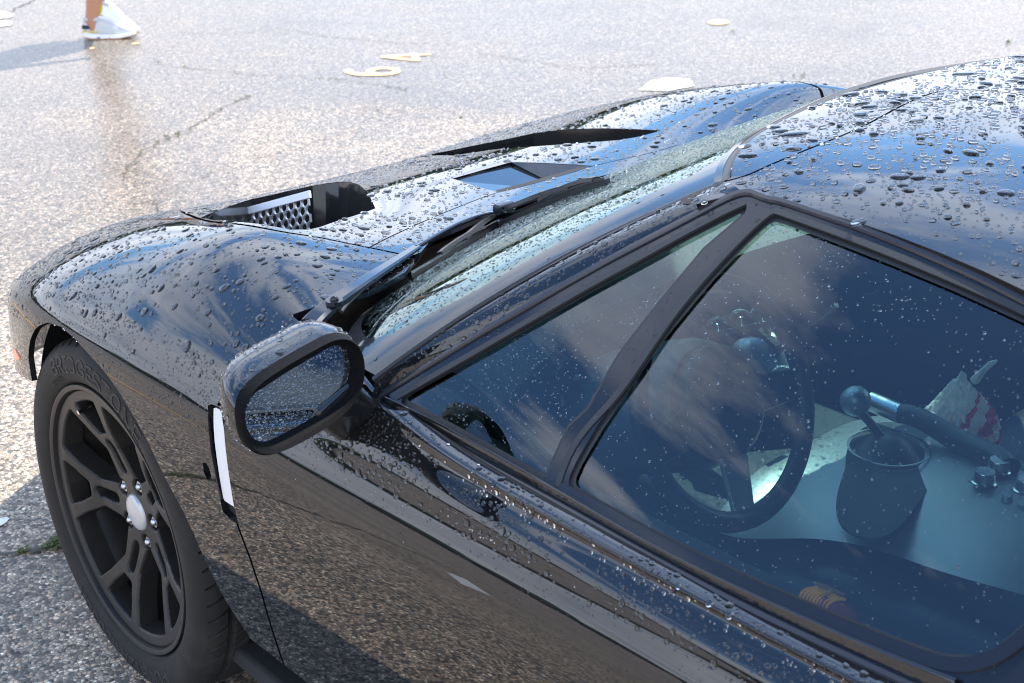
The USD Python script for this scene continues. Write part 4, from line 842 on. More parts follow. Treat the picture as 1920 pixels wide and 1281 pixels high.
obj('bag_body', bag_m, 'bag_plastic', bag, smooth=50)
kn = bag_c+_R*.012+np.array([0, 0, .088]); obj('knot', hull([(*kn, .008), (*(kn+[0, 0, .018]+_R*.012), .005)]), 'bag_plastic', bag); obj('bag_ear', hull([(*(kn+[0, 0, .004]), .005), (*(kn+[0, 0, .03]+_R*.020), .0035), (*(kn+[0, 0, .034]+_R*.03), .0025)]), 'bag_plastic', bag)
plain('maroon_cloth', (.22, .02, .02), .8); plain('yellow_cord', (.85, .33, .01), .6); plain('dry_leaf', (.30, .17, .07), .7)
pc = at(1552, 1137, 'x', -.818)
pouch = thing('pouch', 'small maroon pouch with yellow cord lashing under the driver\'s window', 'pouch')
ey = unit(np.array([0, 1, -.05])); S0 = SIDE.n(np.array([.83]), np.array([-1.4]))[0]
obj('pouch_body', hull([(*(pc+ey*.022+[0, 0, .000]), .010), (*(pc-ey*.000+[0, 0, .001]), .013), (*(pc-ey*.024+[0, 0, -.003]), .012), (*(pc+[.02, 0, -.008]), .012)]), 'maroon_cloth', pouch, smooth=60)
for k in range(9):
    q = pc+ey*(.024-.0038*k); a = np.linspace(-.3, 2.0, 10); obj('cord', tube(np.stack([q[0]-.0130*np.cos(a)+.001, q[1]+.003*np.sin(a*2)-.003*(a), q[2]+.0130*np.sin(a)], 1), .0014, 6), 'yellow_cord', pouch)
lf = np.array([at(u, v, 'x', -.800) for u, v in ((1527, 1090), (1550, 1096), (1587, 1114), (1572, 1122), (1560, 1118), (1545, 1118), (1532, 1104))]); leaf = slab('dry_leaf', lf, .0015, 'dry_leaf', '/World')
data(stage.GetPrimAtPath(leaf), label='torn dry brown leaf standing up behind the maroon pouch', category='leaf')

# ---------------------------------------------------------------- marks, cracks and weeds on the ground
G = '/World/ground'
def worn(name, col, lo, hi):
    mat(name, {'g': ('geometry', {}), 'n': ('noise_texture', dict(scale=60, detail=6, roughness=.7)), 'vo': ('voronoi_texture', dict(scale=125)), 'ad': ('math', dict(math_type='add')), 'm5': ('math', dict(math_type='multiply', value2=.35)),
        'r': ('rgb_ramp', dict(ramp=[(0, (0, 0, 0)), (lo, (0, 0, 0)), (hi, (1, 1, 1))])), 'p': ('principled_bsdf', dict(base_color=col, roughness=.6, coat_weight=.2, coat_roughness=.25)), 't': ('transparent_bsdf', {}), 'm': ('mix_closure', {})},
        [('g.position', 'n.vector'), ('g.position', 'vo.vector'), ('vo.distance', 'm5.value1'), ('n.fac', 'ad.value1'), ('m5.value', 'ad.value2'), ('ad.value', 'r.fac'), ('r.color', 'm.fac'), ('t.BSDF', 'm.closure1'), ('p.BSDF', 'm.closure2')], surface='m.closure')
worn('yellow_road_paint', (.70, .47, .17), .42, .66); worn('white_road_paint', (.74, .73, .70), .36, .58); worn('bright_yellow_paint', (.80, .42, .02), .30, .50)
mat('crack_dark', {'p': ('principled_bsdf', dict(base_color=(.075, .064, .052), roughness=.8))})
plain('wet_tar', (.045, .036, .028), .30, coat_weight=1.0, coat_roughness=.12)
def flat(name, poly, z, m, label=None):
    ms = [trimesh.Trimesh(*[(np.c_[v, np.full(len(v), z)], f) for v, f in [trimesh.creation.triangulate_polygon(q, engine='earcut')]][0], process=False) for q in getattr(poly, 'geoms', [poly]) if q.area > 1e-6]
    mm = cat(ms)
    if mm.face_normals[0][2] < 0: mm.invert()
    return obj(name, mm, m, G, smooth=False, label=label)
gp = lambda pts: np.array([at(u, v, 'z', 0)[:2] for u, v in pts])
def wobble(poly, a=.006, seed=1):
    q = poly.segmentize(.02); c = np.array(q.exterior.coords); k = np.c_[c*55, np.zeros(len(c))]; c = c+np.stack([meshkit.noise(k, seed)-.5, meshkit.noise(k+77, seed)-.5], 1)*2*a
    return Polygon(c, [h.coords for h in q.interiors]).buffer(0)
# the painted number 64: digits drawn in a unit frame (x along the reading direction, y up)
six_t, six_b = gp([(646, 141)])[0], gp([(752, 133)])[0]; four_t, four_b = gp([(716, 111)])[0], gp([(812, 108)])[0]
upv = unit((six_t-six_b)+(four_t-four_b)); bas = np.array([upv[1], -upv[0]]); hgt = float(np.linalg.norm(six_t-six_b)); hg4 = float(np.linalg.norm(four_t-four_b))
def digit(geom, base, h, sx=1.0): return affinity.affine_transform(geom, [bas[0]*h*sx, upv[0]*h, bas[1]*h*sx, upv[1]*h, base[0], base[1]])
six = Point(0, .31).buffer(.31, 24).difference(Point(0, .31).buffer(.155, 24)).union(LineString([(-.235, .30), (-.22, .55), (-.12, .78), (.05, .90), (.20, .90)]).buffer(.078))
four = LineString([(.20, .0), (.20, 1.0)]).buffer(.078, cap_style='flat').union(LineString([(.16, .93), (-.30, .36)]).buffer(.078)).union(LineString([(-.30, .34), (.36, .34)]).buffer(.078, cap_style='flat'))
flat('painted_number', wobble(digit(six, six_b, hgt, 1.05), .003), .004, 'yellow_road_paint', 'faded pale yellow painted digit 6'); flat('painted_number', wobble(digit(four, four_b+bas*.02, hg4, 1.0), .003), .004, 'yellow_road_paint', 'faded pale yellow painted digit 4')
flat('yellow_dot', wobble(Polygon(gp([(1325, 43), (1333, 39), (1348, 37.5), (1362, 39), (1369, 42), (1362, 46), (1346, 48), (1332, 47)])), .004), .004, 'yellow_road_paint')
flat('yellow_dot', wobble(Polygon(gp([(166, 90), (176, 89.5), (178, 92), (170, 94)])), .002), .004, 'yellow_road_paint'); flat('yellow_dot', wobble(Polygon(gp([(246, 82.5), (260, 81), (263, 83), (250, 85)])), .002), .004, 'yellow_road_paint')
flat('white_patch', wobble(Polygon(gp([(1198, 170), (1220, 153), (1250, 147), (1292, 150), (1302, 162), (1250, 172)])), .01), .004, 'white_road_paint')
flat('white_patch', wobble(Polygon(gp([(-20, 985), (0, 974), (14, 972), (16, 978), (2, 988)])), .004), .004, 'white_road_paint')
flat('white_patch', wobble(Polygon(gp([(-10, 28), (4, 22), (24, 28), (22, 33), (-10, 38)])), .01), .004, 'white_road_paint'); flat('white_patch', wobble(Polygon(gp([(-20, 46), (8, 40), (26, 42), (22, 48), (-10, 53)])), .01), .004, 'white_road_paint')
flat('white_patch', wobble(Polygon([(-3.02, .99), (-3.45, 1.27), (-3.22, .95), (-2.78, .72)]), .012), .004, 'white_road_paint')
yl = LineString([(-.75, 2.66), (-1.13, 2.41), (-1.6, 2.12), (-2.06, 1.82), (-2.6, 1.48)]); flat('yellow_line', wobble(yl.buffer(.022, cap_style='flat'), .006), .004, 'bright_yellow_paint')
def crack(pts, w=.006, seed=0, dense=.03, name='crack'):
    L = np.asarray(pts, float); s = np.r_[0, np.cumsum(np.linalg.norm(np.diff(L, axis=0), axis=1))]; q = np.linspace(0, s[-1], max(4, int(s[-1]/dense))); P = np.stack([np.interp(q, s, L[:, 0]), np.interp(q, s, L[:, 1])], 1)
    r = np.random.default_rng(100+seed); P[1:-1] += r.normal(0, dense*.28, P[1:-1].shape); ww = w*(.35+.9*r.random(len(P))); T = unit(np.gradient(P, axis=0)); N = np.stack([-T[:, 1], T[:, 0]], 1)
    pg = Polygon(np.vstack([P+N*ww[:, None]/2, (P-N*ww[:, None]/2)[::-1]])).buffer(0); flat(name, pg, .0035, 'crack_dark'); return P
C1 = crack(gp([(300, 122), (330, 126), (400, 132), (470, 141), (560, 145), (640, 150), (700, 157), (760, 168)]), .004, 1)
C2 = crack(gp([(232, 332), (246, 310), (262, 290), (290, 271), (330, 254), (372, 232), (420, 203), (470, 180)]), .006, 2)
C3 = crack(np.vstack([gp([(-60, 1046), (30, 1036), (75, 1030), (122, 1019)])[:3], gp([(122, 1019)])]), .012, 3)
C4 = crack([(-1.30, .66), (-1.43, .67), (-1.55, .64), (-1.7, .57), (-1.88, .56), (-2.17, .65), (-2.98, 1.12), (-3.9, 1.7)], .014, 4)
C5 = crack(gp([(0, 445), (60, 436), (160, 400), (250, 370), (330, 352), (420, 312), (560, 280), (700, 222)]), .0025, 5)
C6 = crack(gp([(900, 100), (1010, 118), (1100, 128), (1240, 120)]), .005, 6); C7 = crack(gp([(20, 22), (60, 2), (100, -20)]), .012, 7)
C8 = crack(gp([(250, 385), (290, 375), (300, 395), (330, 420)]), .006, 8); C9 = crack(gp([(330, 60), (420, 66), (520, 55), (640, 72), (800, 84)]), .005, 9)
# weeds and moss in the cracks
def weeds():
    r = np.random.default_rng(5); V, F = [], []
    def tuft(c, n, h):
        for _ in range(n):
            a = r.random()*6.283; l = h*(.4+.8*r.random()); d = np.array([math.cos(a), math.sin(a)]); b = np.array(c)+r.normal(0, h*.35, 2); w = l*.16; q = np.array([-d[1], d[0]])
            k = len(V); m_ = b+d*l*.45; e = b+d*l*.9
            V.extend([(*(b-q*w*.6), .003), (*(b+q*w*.6), .003), (*(m_+q*w), l*.5), (*(m_-q*w), l*.5), (*e, l*.45)]); F.extend([(k, k+1, k+2), (k, k+2, k+3), (k+3, k+2, k+4)])
    for P, dn, h in ((C1, .8, .012), (C2, .9, .013), (C3, 1.0, .012), (C5, .05, .008), (C6, .12, .008)):
        for p in P:
            if r.random() < dn*.6: tuft(p, int(4+r.random()*8), h*(.6+.7*r.random()))
    for (u, v), n, h in (((104, 1024), 60, .020), ((85, 1028), 34, .015), ((112, 1021), 40, .022), ((45, 1036), 40, .014), ((298, 118), 16, .016), ((865, 222), 14, .014), ((710, 208), 10, .012), ((1505, 142), 10, .02), ((1892, 80), 14, .025), ((1376, 60), 8, .02), ((1488, 143), 8, .02), ((310, 256), 20, .014), ((330, 252), 18, .012), ((463, 182), 16, .014), ((415, 206), 14, .012), ((812, 106), 8, .012), ((680, 119), 6, .012), ((832, 141), 8, .014)):
        tuft(at(u, v, 'z', 0)[:2], n, h)
    for p in C4[:14]:
        for k in range(5): tuft(p+r.normal(0, .008, 2), 8, .012)
    for p in C4[14:60]:
        if r.random() < .7: tuft(p+r.normal(0, .006, 2), 6, .010)
    return np.array(V), np.array(F)
mat('weed_green', {'g': ('geometry', {}), 'n': ('noise_texture', dict(scale=7, detail=3)), 'r': ('rgb_ramp', dict(ramp=[(0, (.05, .075, .012)), (.5, (.10, .125, .02)), (1, (.20, .16, .03))])), 'd': ('principled_bsdf', dict(roughness=.6)), 't': ('translucent_bsdf', {}), 'm': ('mix_closure', dict(fac=.35))},
    [('g.position', 'n.vector'), ('n.fac', 'r.fac'), ('r.color', 'd.base_color'), ('r.color', 't.color'), ('d.BSDF', 'm.closure1'), ('t.BSDF', 'm.closure2')], surface='m.closure')
obj('weeds', weeds(), 'weed_green', smooth=False, label='tiny green weeds and moss growing in the asphalt cracks', category='weeds', kind='stuff')
# loose chips and grit on the wet asphalt near the car
def grit():
    r = np.random.default_rng(11); V, F = [], []; o = trimesh.creation.icosphere(0); n = len(o.vertices)
    for _ in range(2600):
        u, v = r.random()*1900-40, r.random()**1.3*900+60; p = at(u, v, 'z', 0)
        if p[0] > -.93 and -1.9 < p[1] < .95 and abs(p[0]) < .95: continue
        s = .0012+.0026*r.random()**3; k = len(V)*n
        V.append(o.vertices*[s*(.8+.6*r.random()), s*(.8+.6*r.random()), s*.55]+[p[0], p[1], s*.2]); F.append(o.faces+k)
    return np.concatenate(V), np.concatenate(F)
plain('grit_stone', (.33, .30, .26), .6); obj('grit', grit(), 'grit_stone', smooth=False, label='loose grit and small stone chips on the wet asphalt', category='grit', kind='stuff')

# ---------------------------------------------------------------- the walker at the far edge of the frame
mat('skin_tan', {'p': ('principled_bsdf', dict(base_color=(.42, .19, .10), roughness=.5, subsurface_weight=.0))})
plain('shoe_white', (.74, .74, .73), .55); plain('shoe_grey', (.50, .49, .46), .6); plain('shoe_yellow', (.70, .45, .03), .5); plain('shoe_navy', (.012, .016, .04), .5); plain('gum_sole', (.35, .14, .03), .5); plain('sole_white', (.78, .76, .73), .5)
plain('shirt_dark', (.03, .035, .06), .8); plain('shorts_pale', (.55, .50, .42), .8); plain('hair_brown', (.05, .03, .02), .6); plain('sock_yellow', (.45, .33, .01), .8)
def smooth_body(bones, res=.014, it=12):
    M_ = None
    for a, b in bones:
        h = hull([a, b]); M_ = h if M_ is None else M_+h
    v, f, _ = meshkit.arrays(M_.refine_to_length(res)); t = trimesh.Trimesh(v, f, process=True); trimesh.smoothing.filter_taubin(t, iterations=it); return t
def build_walker():
    w = thing('person', 'person walking to the right in white sneakers with navy and yellow details', 'person')
    fw = np.array([math.cos(CYAW-.12), -math.sin(CYAW-.12)]); lf = np.array([-fw[1], fw[0]])
    A = at(158, 73, 'z', 0)[:2]; B = at(252, 64.5, 'z', .012)[:2]
    q = lambda base, f, l, z: np.array([*(base+fw*f+lf*l), z])
    # planted foot: heel at A; lifted foot: toe at B, heel raised
    ank1 = q(A, .055, .0, .105); ank2 = q(B, -.185, -.0, .190)
    hip = np.array([*(A+fw*.16), .93]); h1 = hip+np.array([*(lf*.09), 0]); h2 = hip-np.array([*(lf*.09), 0])
    k1 = (h1+ank1)/2+np.array([*(fw*.045), .02]); k2 = (h2+ank2)/2+np.array([*(fw*.12), .03])
    s = lambda p, r: (*p, r)
    ch = hip+np.array([*(fw*.03), .42]); nk = ch+np.array([*(fw*.01), .13]); hd_ = nk+np.array([*(fw*.03), .17])
    sh1, sh2 = ch+np.array([*(lf*.19), .06]), ch-np.array([*(lf*.19), -.06])
    def limb(h, k, a): return [(s(h, .085), s(k, .055)), (s(k, .055), s(k*.72+a*.28+np.array([*(fw*-.012), 0]), .058)), (s(k*.72+a*.28+np.array([*(fw*-.012), 0]), .058), s(a*.85+k*.15, .040)), (s(a*.85+k*.15, .040), s(a, .037)), (s(a, .037), s(a-[0, 0, .045], .034))]
    body = limb(h1, k1, ank1)+limb(h2, k2, ank2)+[(s(h1, .10), s(h2, .10)), (s(hip, .13), s(ch, .14)), (s(ch, .13), s(nk, .055)), (s(sh1, .055), s(sh2, .055)), (s(nk, .055), s(hd_-[0, 0, .05], .06)), (s(hd_, .088), s(hd_+np.array([*(fw*.025), -.055]), .062)), (s(hd_+np.array([*(fw*.09), -.02]), .016), s(hd_+np.array([*(fw*.075), .01]), .012))]
    for sh, sg in ((sh1, 1), (sh2, -1)):
        el = sh+np.array([*(lf*.05*sg-fw*.06*sg), -.28]); wr = el+np.array([*(fw*(.12 if sg < 0 else .04)), -.22]); body += [(s(sh, .05), s(el, .038)), (s(el, .038), s(wr, .026)), (s(wr, .028), s(wr-[0, 0, .07], .030))]
        for i in range(4): body.append((s(wr-[0, 0, .08]+np.array([*(fw*(.022-.015*i)), 0]), .009), s(wr-np.array([0, 0, .155-.006*abs(i-1.4)])+np.array([*(fw*(.026-.015*i)), 0]), .008)))
        body.append((s(wr-[0, 0, .03]+np.array([*(fw*.025), 0]), .010), s(wr-[0, 0, .09]+np.array([*(fw*.05), 0]), .009)))
    obj('body', smooth_body(body), 'skin_tan', w, smooth=80)
    obj('shirt', smooth_body([(s(hip, .150), s(ch, .162)), (s(ch+[0, 0, .02], .15), s(nk-[0, 0, .05], .085)), (s(sh1, .075), s(sh2, .075)), (s(sh1, .075), s(sh1+np.array([*(lf*.04), -.16]), .062)), (s(sh2, .075), s(sh2+np.array([*(-lf*.04), -.16]), .062))], .02), 'shirt_dark', w, smooth=80)
    obj('shorts', smooth_body([(s(h1+[0, 0, .04], .118), s(h2+[0, 0, .04], .118)), (s(h1, .115), s(h1*.35+k1*.65, .088)), (s(h2, .115), s(h2*.35+k2*.65, .088))], .02), 'shorts_pale', w, smooth=80)
    obj('hair', smooth_body([(s(hd_+np.array([*(fw*-.015), .035]), .088), s(hd_+np.array([*(fw*-.03), -.02]), .080))], .012), 'hair_brown', w, smooth=80)
    # shoes, built flat along +x then pitched about the toe
    def shoe(heel, pitch, first):
        g = numbered(w+'/sneaker'); UsdGeom.Xform.Define(stage, g); d3 = np.array([*fw, 0]); l3 = np.array([*lf, 0])
        ca, sa = math.cos(pitch), math.sin(pitch); ex = d3*ca+np.array([0, 0, -sa]); ez = d3*sa+np.array([0, 0, ca])
        T = np.eye(4); T[:3, 0], T[:3, 1], T[:3, 2], T[:3, 3] = ex, l3, ez, heel
        def put(nm, m, k, sm=50):
            if not isinstance(m, trimesh.Trimesh): v, f, _ = meshkit.arrays(m); m = trimesh.Trimesh(v, f, process=False)
            m = m.copy(); m.apply_transform(T); obj(nm, m, k, g, smooth=sm)
        foot = [(0, .030), (.03, .039), (.09, .036), (.15, .042), (.20, .049), (.25, .046), (.285, .026), (.295, .0)]
        xs = np.linspace(0, .295, 30); hw = np.interp(xs, [a for a, b in foot], [b for a, b in foot]); hw[0] = .018
        out = Polygon(np.vstack([np.c_[xs, hw], np.c_[xs, -hw][::-1]])).buffer(-.004).buffer(.004)
        zt = lambda x: np.interp(x, [0, .05, .10, .2, .30], [.012, .002, 0, .004, .022])
        def layer(z0, z1, grow):
            m = trimesh.creation.extrude_polygon(out.buffer(grow), 1.0, engine='earcut').subdivide_to_size(.03); v = m.vertices.copy(); tz = v[:, 2]; base = zt(v[:, 0]); hi = np.interp(v[:, 0], [0, .1, .3], [z1, z1*.82, z1*.62]); v[:, 2] = base+z0+(hi-z0)*tz; m.vertices = v; return m
        put('outsole', layer(0, .007, .001), 'gum_sole', 30); put('midsole', layer(.0072, .036, .002), 'sole_white', 30)
        for i in range(6):
            x0 = .05+.035*i; put('sole_notch', trimesh.creation.box([.020, .088 if x0 > .14 else .078, .006]).apply_translation([x0, 0, .012+float(zt(x0))]), 'shoe_navy', False)
        up = manifold3d.Manifold.batch_hull([manifold3d.Manifold.sphere(r, 18).translate(p) for p, r in (((.035, 0, .052), .030), ((.10, 0, .055), .032), ((.18, 0, .045), .038), ((.25, 0, .036), .026))])
        up = up+manifold3d.Manifold.batch_hull([manifold3d.Manifold.sphere(r, 18).translate(p) for p, r in (((.035, 0, .06), .030), ((.034, 0, .098), .024), ((.095, 0, .098), .026), ((.16, 0, .07), .030), ((.10, 0, .05), .03))])
        put('upper', up, 'shoe_white' if first == 0 else 'shoe_grey'); put('collar', manifold3d.Manifold.batch_hull([manifold3d.Manifold.sphere(.012, 12).translate(p) for p in ((.018, .018, .112), (.018, -.018, .112), (.085, .024, .112), (.085, -.024, .112))]), 'shoe_grey')
        put('heel_tab', hull_box((-.002, -.0325, .060), (.052, .0325, .080), .004, 8), 'shoe_navy'); put('stripe', hull_box((-.003, -.034, .040), (.085, .034, .048), .003, 8), 'shoe_yellow')
        for i in range(5): put('lace', tube([(.105+.016*i, -.022, .100-.012*i), (.108+.016*i, 0, .107-.0115*i), (.105+.016*i, .022, .100-.012*i)], .003, 6), 'sole_white')
        put('toe_cap', manifold3d.Manifold.batch_hull([manifold3d.Manifold.sphere(.012, 12).translate(p) for p in ((.272, .018, .028), (.272, -.018, .028), (.285, 0, .026))]), 'shoe_yellow')
    shoe(q(A, 0, 0, 0), .02, 1); p2 = .42; toe = np.array([*B, .0]); d3 = np.array([*fw, 0]); shoe(toe-(d3*math.cos(p2)-np.array([0, 0, math.sin(p2)]))*.275+[0, 0, .012], p2, 0)
    obj('sock', hull([(*ank2, .040), (*(ank2-[0, 0, .03]), .040)]), 'sock_yellow', w)
build_walker()

# ---------------------------------------------------------------- far trees, seen only mirrored in the paint
def tree_line():
    r = np.random.default_rng(3); ms = []
    for a in np.linspace(0, 2*np.pi, 90, endpoint=False):
        R_ = 64+r.normal(0, 5); c = np.array([R_*math.sin(a), R_*math.cos(a), 0]); h = 1.5+1.6*r.random(); s = trimesh.creation.icosphere(3); v = s.vertices; n = meshkit.fbm(v*2.4+r.random(3)*50, 4, 2)
        s.vertices = v*(.55+.9*n)[:, None]*[2.9, 2.9, h*.62]+c+[0, 0, h*.55]; ms.append(s)
    return cat(ms)
mat('far_leaves', {'g': ('geometry', {}), 'n': ('noise_texture', dict(scale=1.6, detail=6, roughness=.7)), 'r': ('rgb_ramp', dict(ramp=[(0, (.012, .022, .008)), (.5, (.035, .055, .018)), (1, (.09, .11, .04))])), 'p': ('principled_bsdf', dict(roughness=.9))}, [('g.position', 'n.vector'), ('n.fac', 'r.fac'), ('r.color', 'p.base_color')])
obj('tree_line', tree_line(), 'far_leaves', smooth=False, label='far-off row of dark green trees mirrored along the crest of the wings', category='trees', kind='stuff')

# ---------------------------------------------------------------- rain drops
mat('water', {'p': ('principled_bsdf', dict(base_color=(1, 1, 1), roughness=.0, ior=1.333, transmission_weight=1.0))})
def bead(flat_, seed, seg=22, rings=7):
    """A drop: round or flattened cap on an uneven foot, unit radius, standing on z = 0."""
    r = np.random.default_rng(seed); t = np.linspace(0, 2*np.pi, seg, endpoint=False); ph = r.random(4)*6.28; am = np.array([.07, .04, .02, .015])*(.3 if not flat_ else 1.0)
    foot = 1+sum(a*np.cos((k+2)*t+p) for k, (a, p) in enumerate(zip(am, ph))); V = [np.stack([foot*np.cos(t)*.93, foot*np.sin(t)*.93, 0*t-.10], 1)]
    for k in range(rings):
        e = math.pi/2*k/rings; rr, zz = (math.cos(e), math.sin(e)) if not flat_ else (math.cos(e)**.62, math.sin(e)**.85)
        V.append(np.stack([foot*np.cos(t)*rr, foot*np.sin(t)*rr, 0*t+zz], 1))
    V = np.vstack(V+[[[0, 0, 1.0]], [[0, 0, -.10]]]); m = rings+1; F = []
    for i in range(m-1):
        for j in range(seg): a, b = i*seg+j, i*seg+(j+1) % seg; F += [(a, b, b+seg), (a, b+seg, a+seg)]
    for j in range(seg): F += [((m-1)*seg+j, (m-1)*seg+(j+1) % seg, len(V)-2), (len(V)-1, (j+1) % seg, j)]
    return trimesh.Trimesh(V, np.array(F), process=False)
LIB = UsdGeom.Scope.Define(stage, '/World/drop_shapes') if False else None
BEADS = [bead(False, 1), bead(False, 2), bead(True, 3), bead(True, 4), bead(True, 5)]
def scatter(name, label, surf, poly, counts, lift=0., seed=0, stretch=1.18, hmax=.0030, aspect=.75, avoid=None):
    """Drops of several size classes [(number, r min, r max), ...], big ones first, none overlapping, on the part of a surface inside a (u, v) polygon."""
    r = np.random.default_rng(seed); V, F, N = surf.patch(poly, 70, 70) if not isinstance(poly, tuple) else poly
    tri = V[F]; area = np.linalg.norm(np.cross(tri[:, 1]-tri[:, 0], tri[:, 2]-tri[:, 0]), axis=1)/2; cum = np.cumsum(area); keep_p, keep_r, keep_n = [], [], []
    AP, AR, AN = np.zeros((0, 3)), np.zeros(0), np.zeros((0, 3))
    for n, r0, r1 in counts:
        idx = np.minimum(np.searchsorted(cum, r.random(n)*cum[-1]), len(F)-1); b = r.random((n, 2)); fl = b.sum(1) > 1; b[fl] = 1-b[fl]
        T = tri[idx]; P = T[:, 0]+(T[:, 1]-T[:, 0])*b[:, :1]+(T[:, 2]-T[:, 0])*b[:, 1:]; nn = N[F[idx]]; Nn = unit(nn[:, 0]+(nn[:, 1]-nn[:, 0])*b[:, :1]+(nn[:, 2]-nn[:, 0])*b[:, 1:])
        rad = r0*(r1/r0)**(r.random(n)**1.6)
        ok = meshkit.noise(P*9+seed, 3) > r.random(n)*.6          # patchy wetting: thinner where a slow noise is low
        if avoid is not None: ok &= ~avoid(P)
        P, Nn, rad = P[ok], Nn[ok], rad[ok]
        if len(AP) and len(P):
            dd, ii = cKDTree(AP).query(P, k=min(6, len(AP)), distance_upper_bound=.05); dd, ii = np.atleast_2d(dd.reshape(len(P), -1)), np.atleast_2d(ii.reshape(len(P), -1))
            RR = np.append(AR, 0.)[np.minimum(ii, len(AR))]; ok = ((dd > (RR+rad[:, None])*1.05) | ~np.isfinite(dd)).all(1); P, Nn, rad = P[ok], Nn[ok], rad[ok]
        if len(P) > 1:                                             # none overlapping within the class
            pr = cKDTree(P).query_pairs(2.1*float(rad.max()), output_type='ndarray')
            if len(pr):
                cl_ = np.linalg.norm(P[pr[:, 0]]-P[pr[:, 1]], axis=1) < (rad[pr[:, 0]]+rad[pr[:, 1]])*1.05; drop = np.zeros(len(P), bool); drop[pr[cl_].max(1)] = True; P, Nn, rad = P[~drop], Nn[~drop], rad[~drop]
        AP, AR, AN = np.vstack([AP, P]), np.r_[AR, rad], np.vstack([AN, Nn])
    keep_p, keep_r, keep_n = AP, AR, AN
    P, R_, Nn = np.array(keep_p), np.array(keep_r), np.array(keep_n); k = len(P)
    pi = UsdGeom.PointInstancer.Define(stage, numbered('/World/'+name)); data(pi.GetPrim(), label=label, category='rain drops', kind='stuff')
    root = pi.GetPath().pathString
    for i, bm in enumerate(BEADS):
        m = usdkit.mesh(stage, root+'/drop_%d' % i if i else root+'/drop', bm, LOOKS['water'], smooth=True)
    pi.CreatePrototypesRel().SetTargets([Sdf.Path(root+('/drop_%d' % i if i else '/drop')) for i in range(5)])
    sl = np.array([0, 0, -1.])-Nn*(-Nn[:, 2:]); w = np.linalg.norm(sl, axis=1); rd = unit(r.normal(size=(k, 3))); rd = unit(rd-Nn*(rd*Nn).sum(1)[:, None]); steep = np.clip((w-.55)*2.2, 0, 1)[:, None]
    ex = unit(unit(np.where(w[:, None] > 1e-6, sl, rd))*steep+rd*(1-steep)); ex = unit(ex-Nn*(ex*Nn).sum(1)[:, None]); ey = np.cross(Nn, ex)
    from scipy.spatial.transform import Rotation
    quat = Rotation.from_matrix(np.stack([ex, ey, Nn], -1)).as_quat()
    st = 1+(stretch-1)*r.random(k)*np.clip((R_-.0015)/.004, 0, 1); h = np.minimum(R_*aspect, hmax*(.75+.35*r.random(k)))
    proto = np.where(R_ < .0026, r.integers(0, 2, k), r.integers(2, 5, k))
    pi.CreateProtoIndicesAttr(Vt.IntArray.FromNumpy(proto.astype(np.int32))); pi.CreatePositionsAttr(Vt.Vec3fArray.FromNumpy((P+Nn*lift).astype(np.float32)))
    pi.CreateOrientationsAttr(Vt.QuathArray([Gf.Quath(float(q[3]), float(q[0]), float(q[1]), float(q[2])) for q in quat]))
    pi.CreateScalesAttr(Vt.Vec3fArray.FromNumpy(np.stack([R_*st, R_/st**.5, h], 1).astype(np.float32)))
    return k
def vis(poly, box_): return poly.intersection(box_)
top_box = sbox(5.2, -.72, 18.8, .93)
front = piece_at(4.3, -.2); lid = next((g for g in pieces if g.contains(Point(12, .02))), None)
nd = scatter('bonnet_drops', 'rain drops beaded over the black bonnet and wing tops', SKIN, vis(front, top_box), [(340, .005, .0092), (3400, .0024, .0045), (11000, .0011, .0023)], seed=1)
if lid is not None and lid is not front: nd += scatter('hood_panel_drops', 'rain drops beaded between the two bonnet vents', SKIN, lid, [(280, .005, .0105), (1700, .0024, .0046), (5500, .0011, .0023)], seed=2)
nd += scatter('wing_side_drops', 'fine rain drops clinging to the wing side above the wheel', SKIN, vis(front, sbox(4.2, -.5, 5.6, .75)), [(40, .003, .005), (3600, .0009, .0022)], seed=3, aspect=.6)
nd += scatter('door_drops', 'rain drops along the shoulder of the door under the window', SKIN, vis(door_piece, sbox(5.02, -1.75, 7.9, -.4)), [(170, .0034, .0052), (1200, .0020, .0035), (2200, .0010, .0018)], seed=4, aspect=.85)
nd += scatter('door_skin_drops', 'few tiny rain drops on the lower door skin', SKIN, vis(door_piece, sbox(4.3, -1.75, 5.02, -.45)), [(500, .0007, .0016)], seed=14, aspect=.6)
nd += scatter('roof_drops', 'large rain drops on the middle of the roof', ROOF, vis(roof_c, sbox(-.62, -1.75, .62, -.8)), [(210, .0075, .017), (1100, .0035, .007), (8500, .0013, .0034)], seed=5, stretch=1.5)
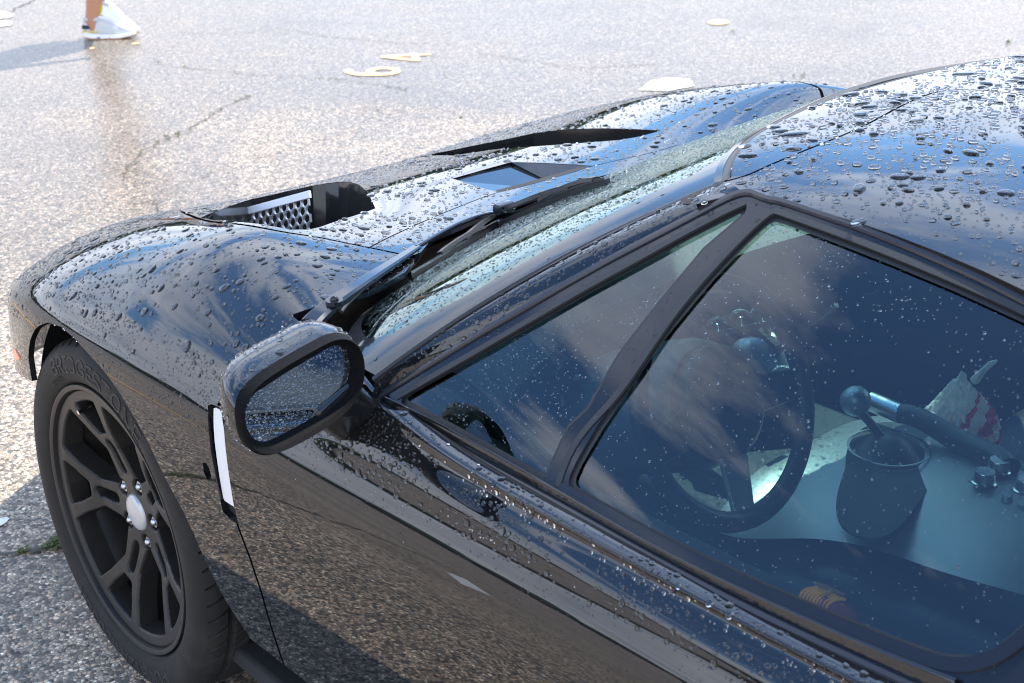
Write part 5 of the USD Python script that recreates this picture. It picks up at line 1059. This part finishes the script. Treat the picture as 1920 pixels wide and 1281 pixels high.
nd += scatter('door_roof_drops', 'rain drops on the roof section over the driver window', ROOF, vis(roof_l, sbox(-.65, -1.75, .62, -.8)), [(220, .005, .010), (900, .003, .0055), (5000, .0013, .003)], seed=6, stretch=1.4)
nd += scatter('windscreen_drops', 'dense fine rain drops on the green windscreen', WS, sbox(-.99, .01, .9, .99), [(700, .002, .004), (22000, .0009, .002)], seed=7, aspect=.55)
nd += scatter('pillar_drops', 'rain drops on the windscreen pillar', PIL, sbox(.12, .02, .96, .98), [(90, .003, .005), (700, .001, .003)], seed=8)
nd += scatter('quarter_window_drops', 'small rain drops on the triangular quarter window', SIDE, QG, [(40, .0012, .0019), (620, .0005, .0012)], lift=-.0067, seed=9, aspect=.5)
nd += scatter('door_window_drops', 'small scattered rain drops on the door window', SIDE, MG, [(60, .0012, .0019), (1300, .0005, .0011)], lift=-.0067, seed=10, aspect=.5)
nd += scatter('frame_drops', 'rain drops on the dark frame of the side windows', SIDE, FR_OUT.difference(QG.buffer(.008)).difference(MG.buffer(.008)), [(120, .002, .0035), (1300, .0009, .002)], lift=.0, seed=11, aspect=.8)
def prim_mesh(path):
    m = UsdGeom.Mesh(stage.GetPrimAtPath(path)); return np.array(m.GetPointsAttr().Get(), float), np.array(m.GetFaceVertexIndicesAttr().Get()).reshape(-1, 3), np.array(m.GetNormalsAttr().Get(), float) if m.GetNormalsAttr().Get() else None
hp = prim_mesh(car+'/door_mirror/housing'); nd += scatter('mirror_drops', 'rain drops on the top of the black door mirror housing', SKIN, hp, [(26, .004, .008), (110, .002, .004), (900, .0009, .002)], seed=12, avoid=None)
v_, f_, _ = prim_mesh(car+'/door_mirror/mirror_glass'); n_g = np.tile(unit(np.cross(v_[f_[0, 1]]-v_[f_[0, 0]], v_[f_[0, 2]]-v_[f_[0, 0]])), (len(v_), 1)); nd += scatter('mirror_glass_drops', 'dense tiny rain drops on the glass of the door mirror', SKIN, (v_, f_, n_g), [(60, .0014, .0022), (1500, .0007, .0014)], seed=13, aspect=.6)
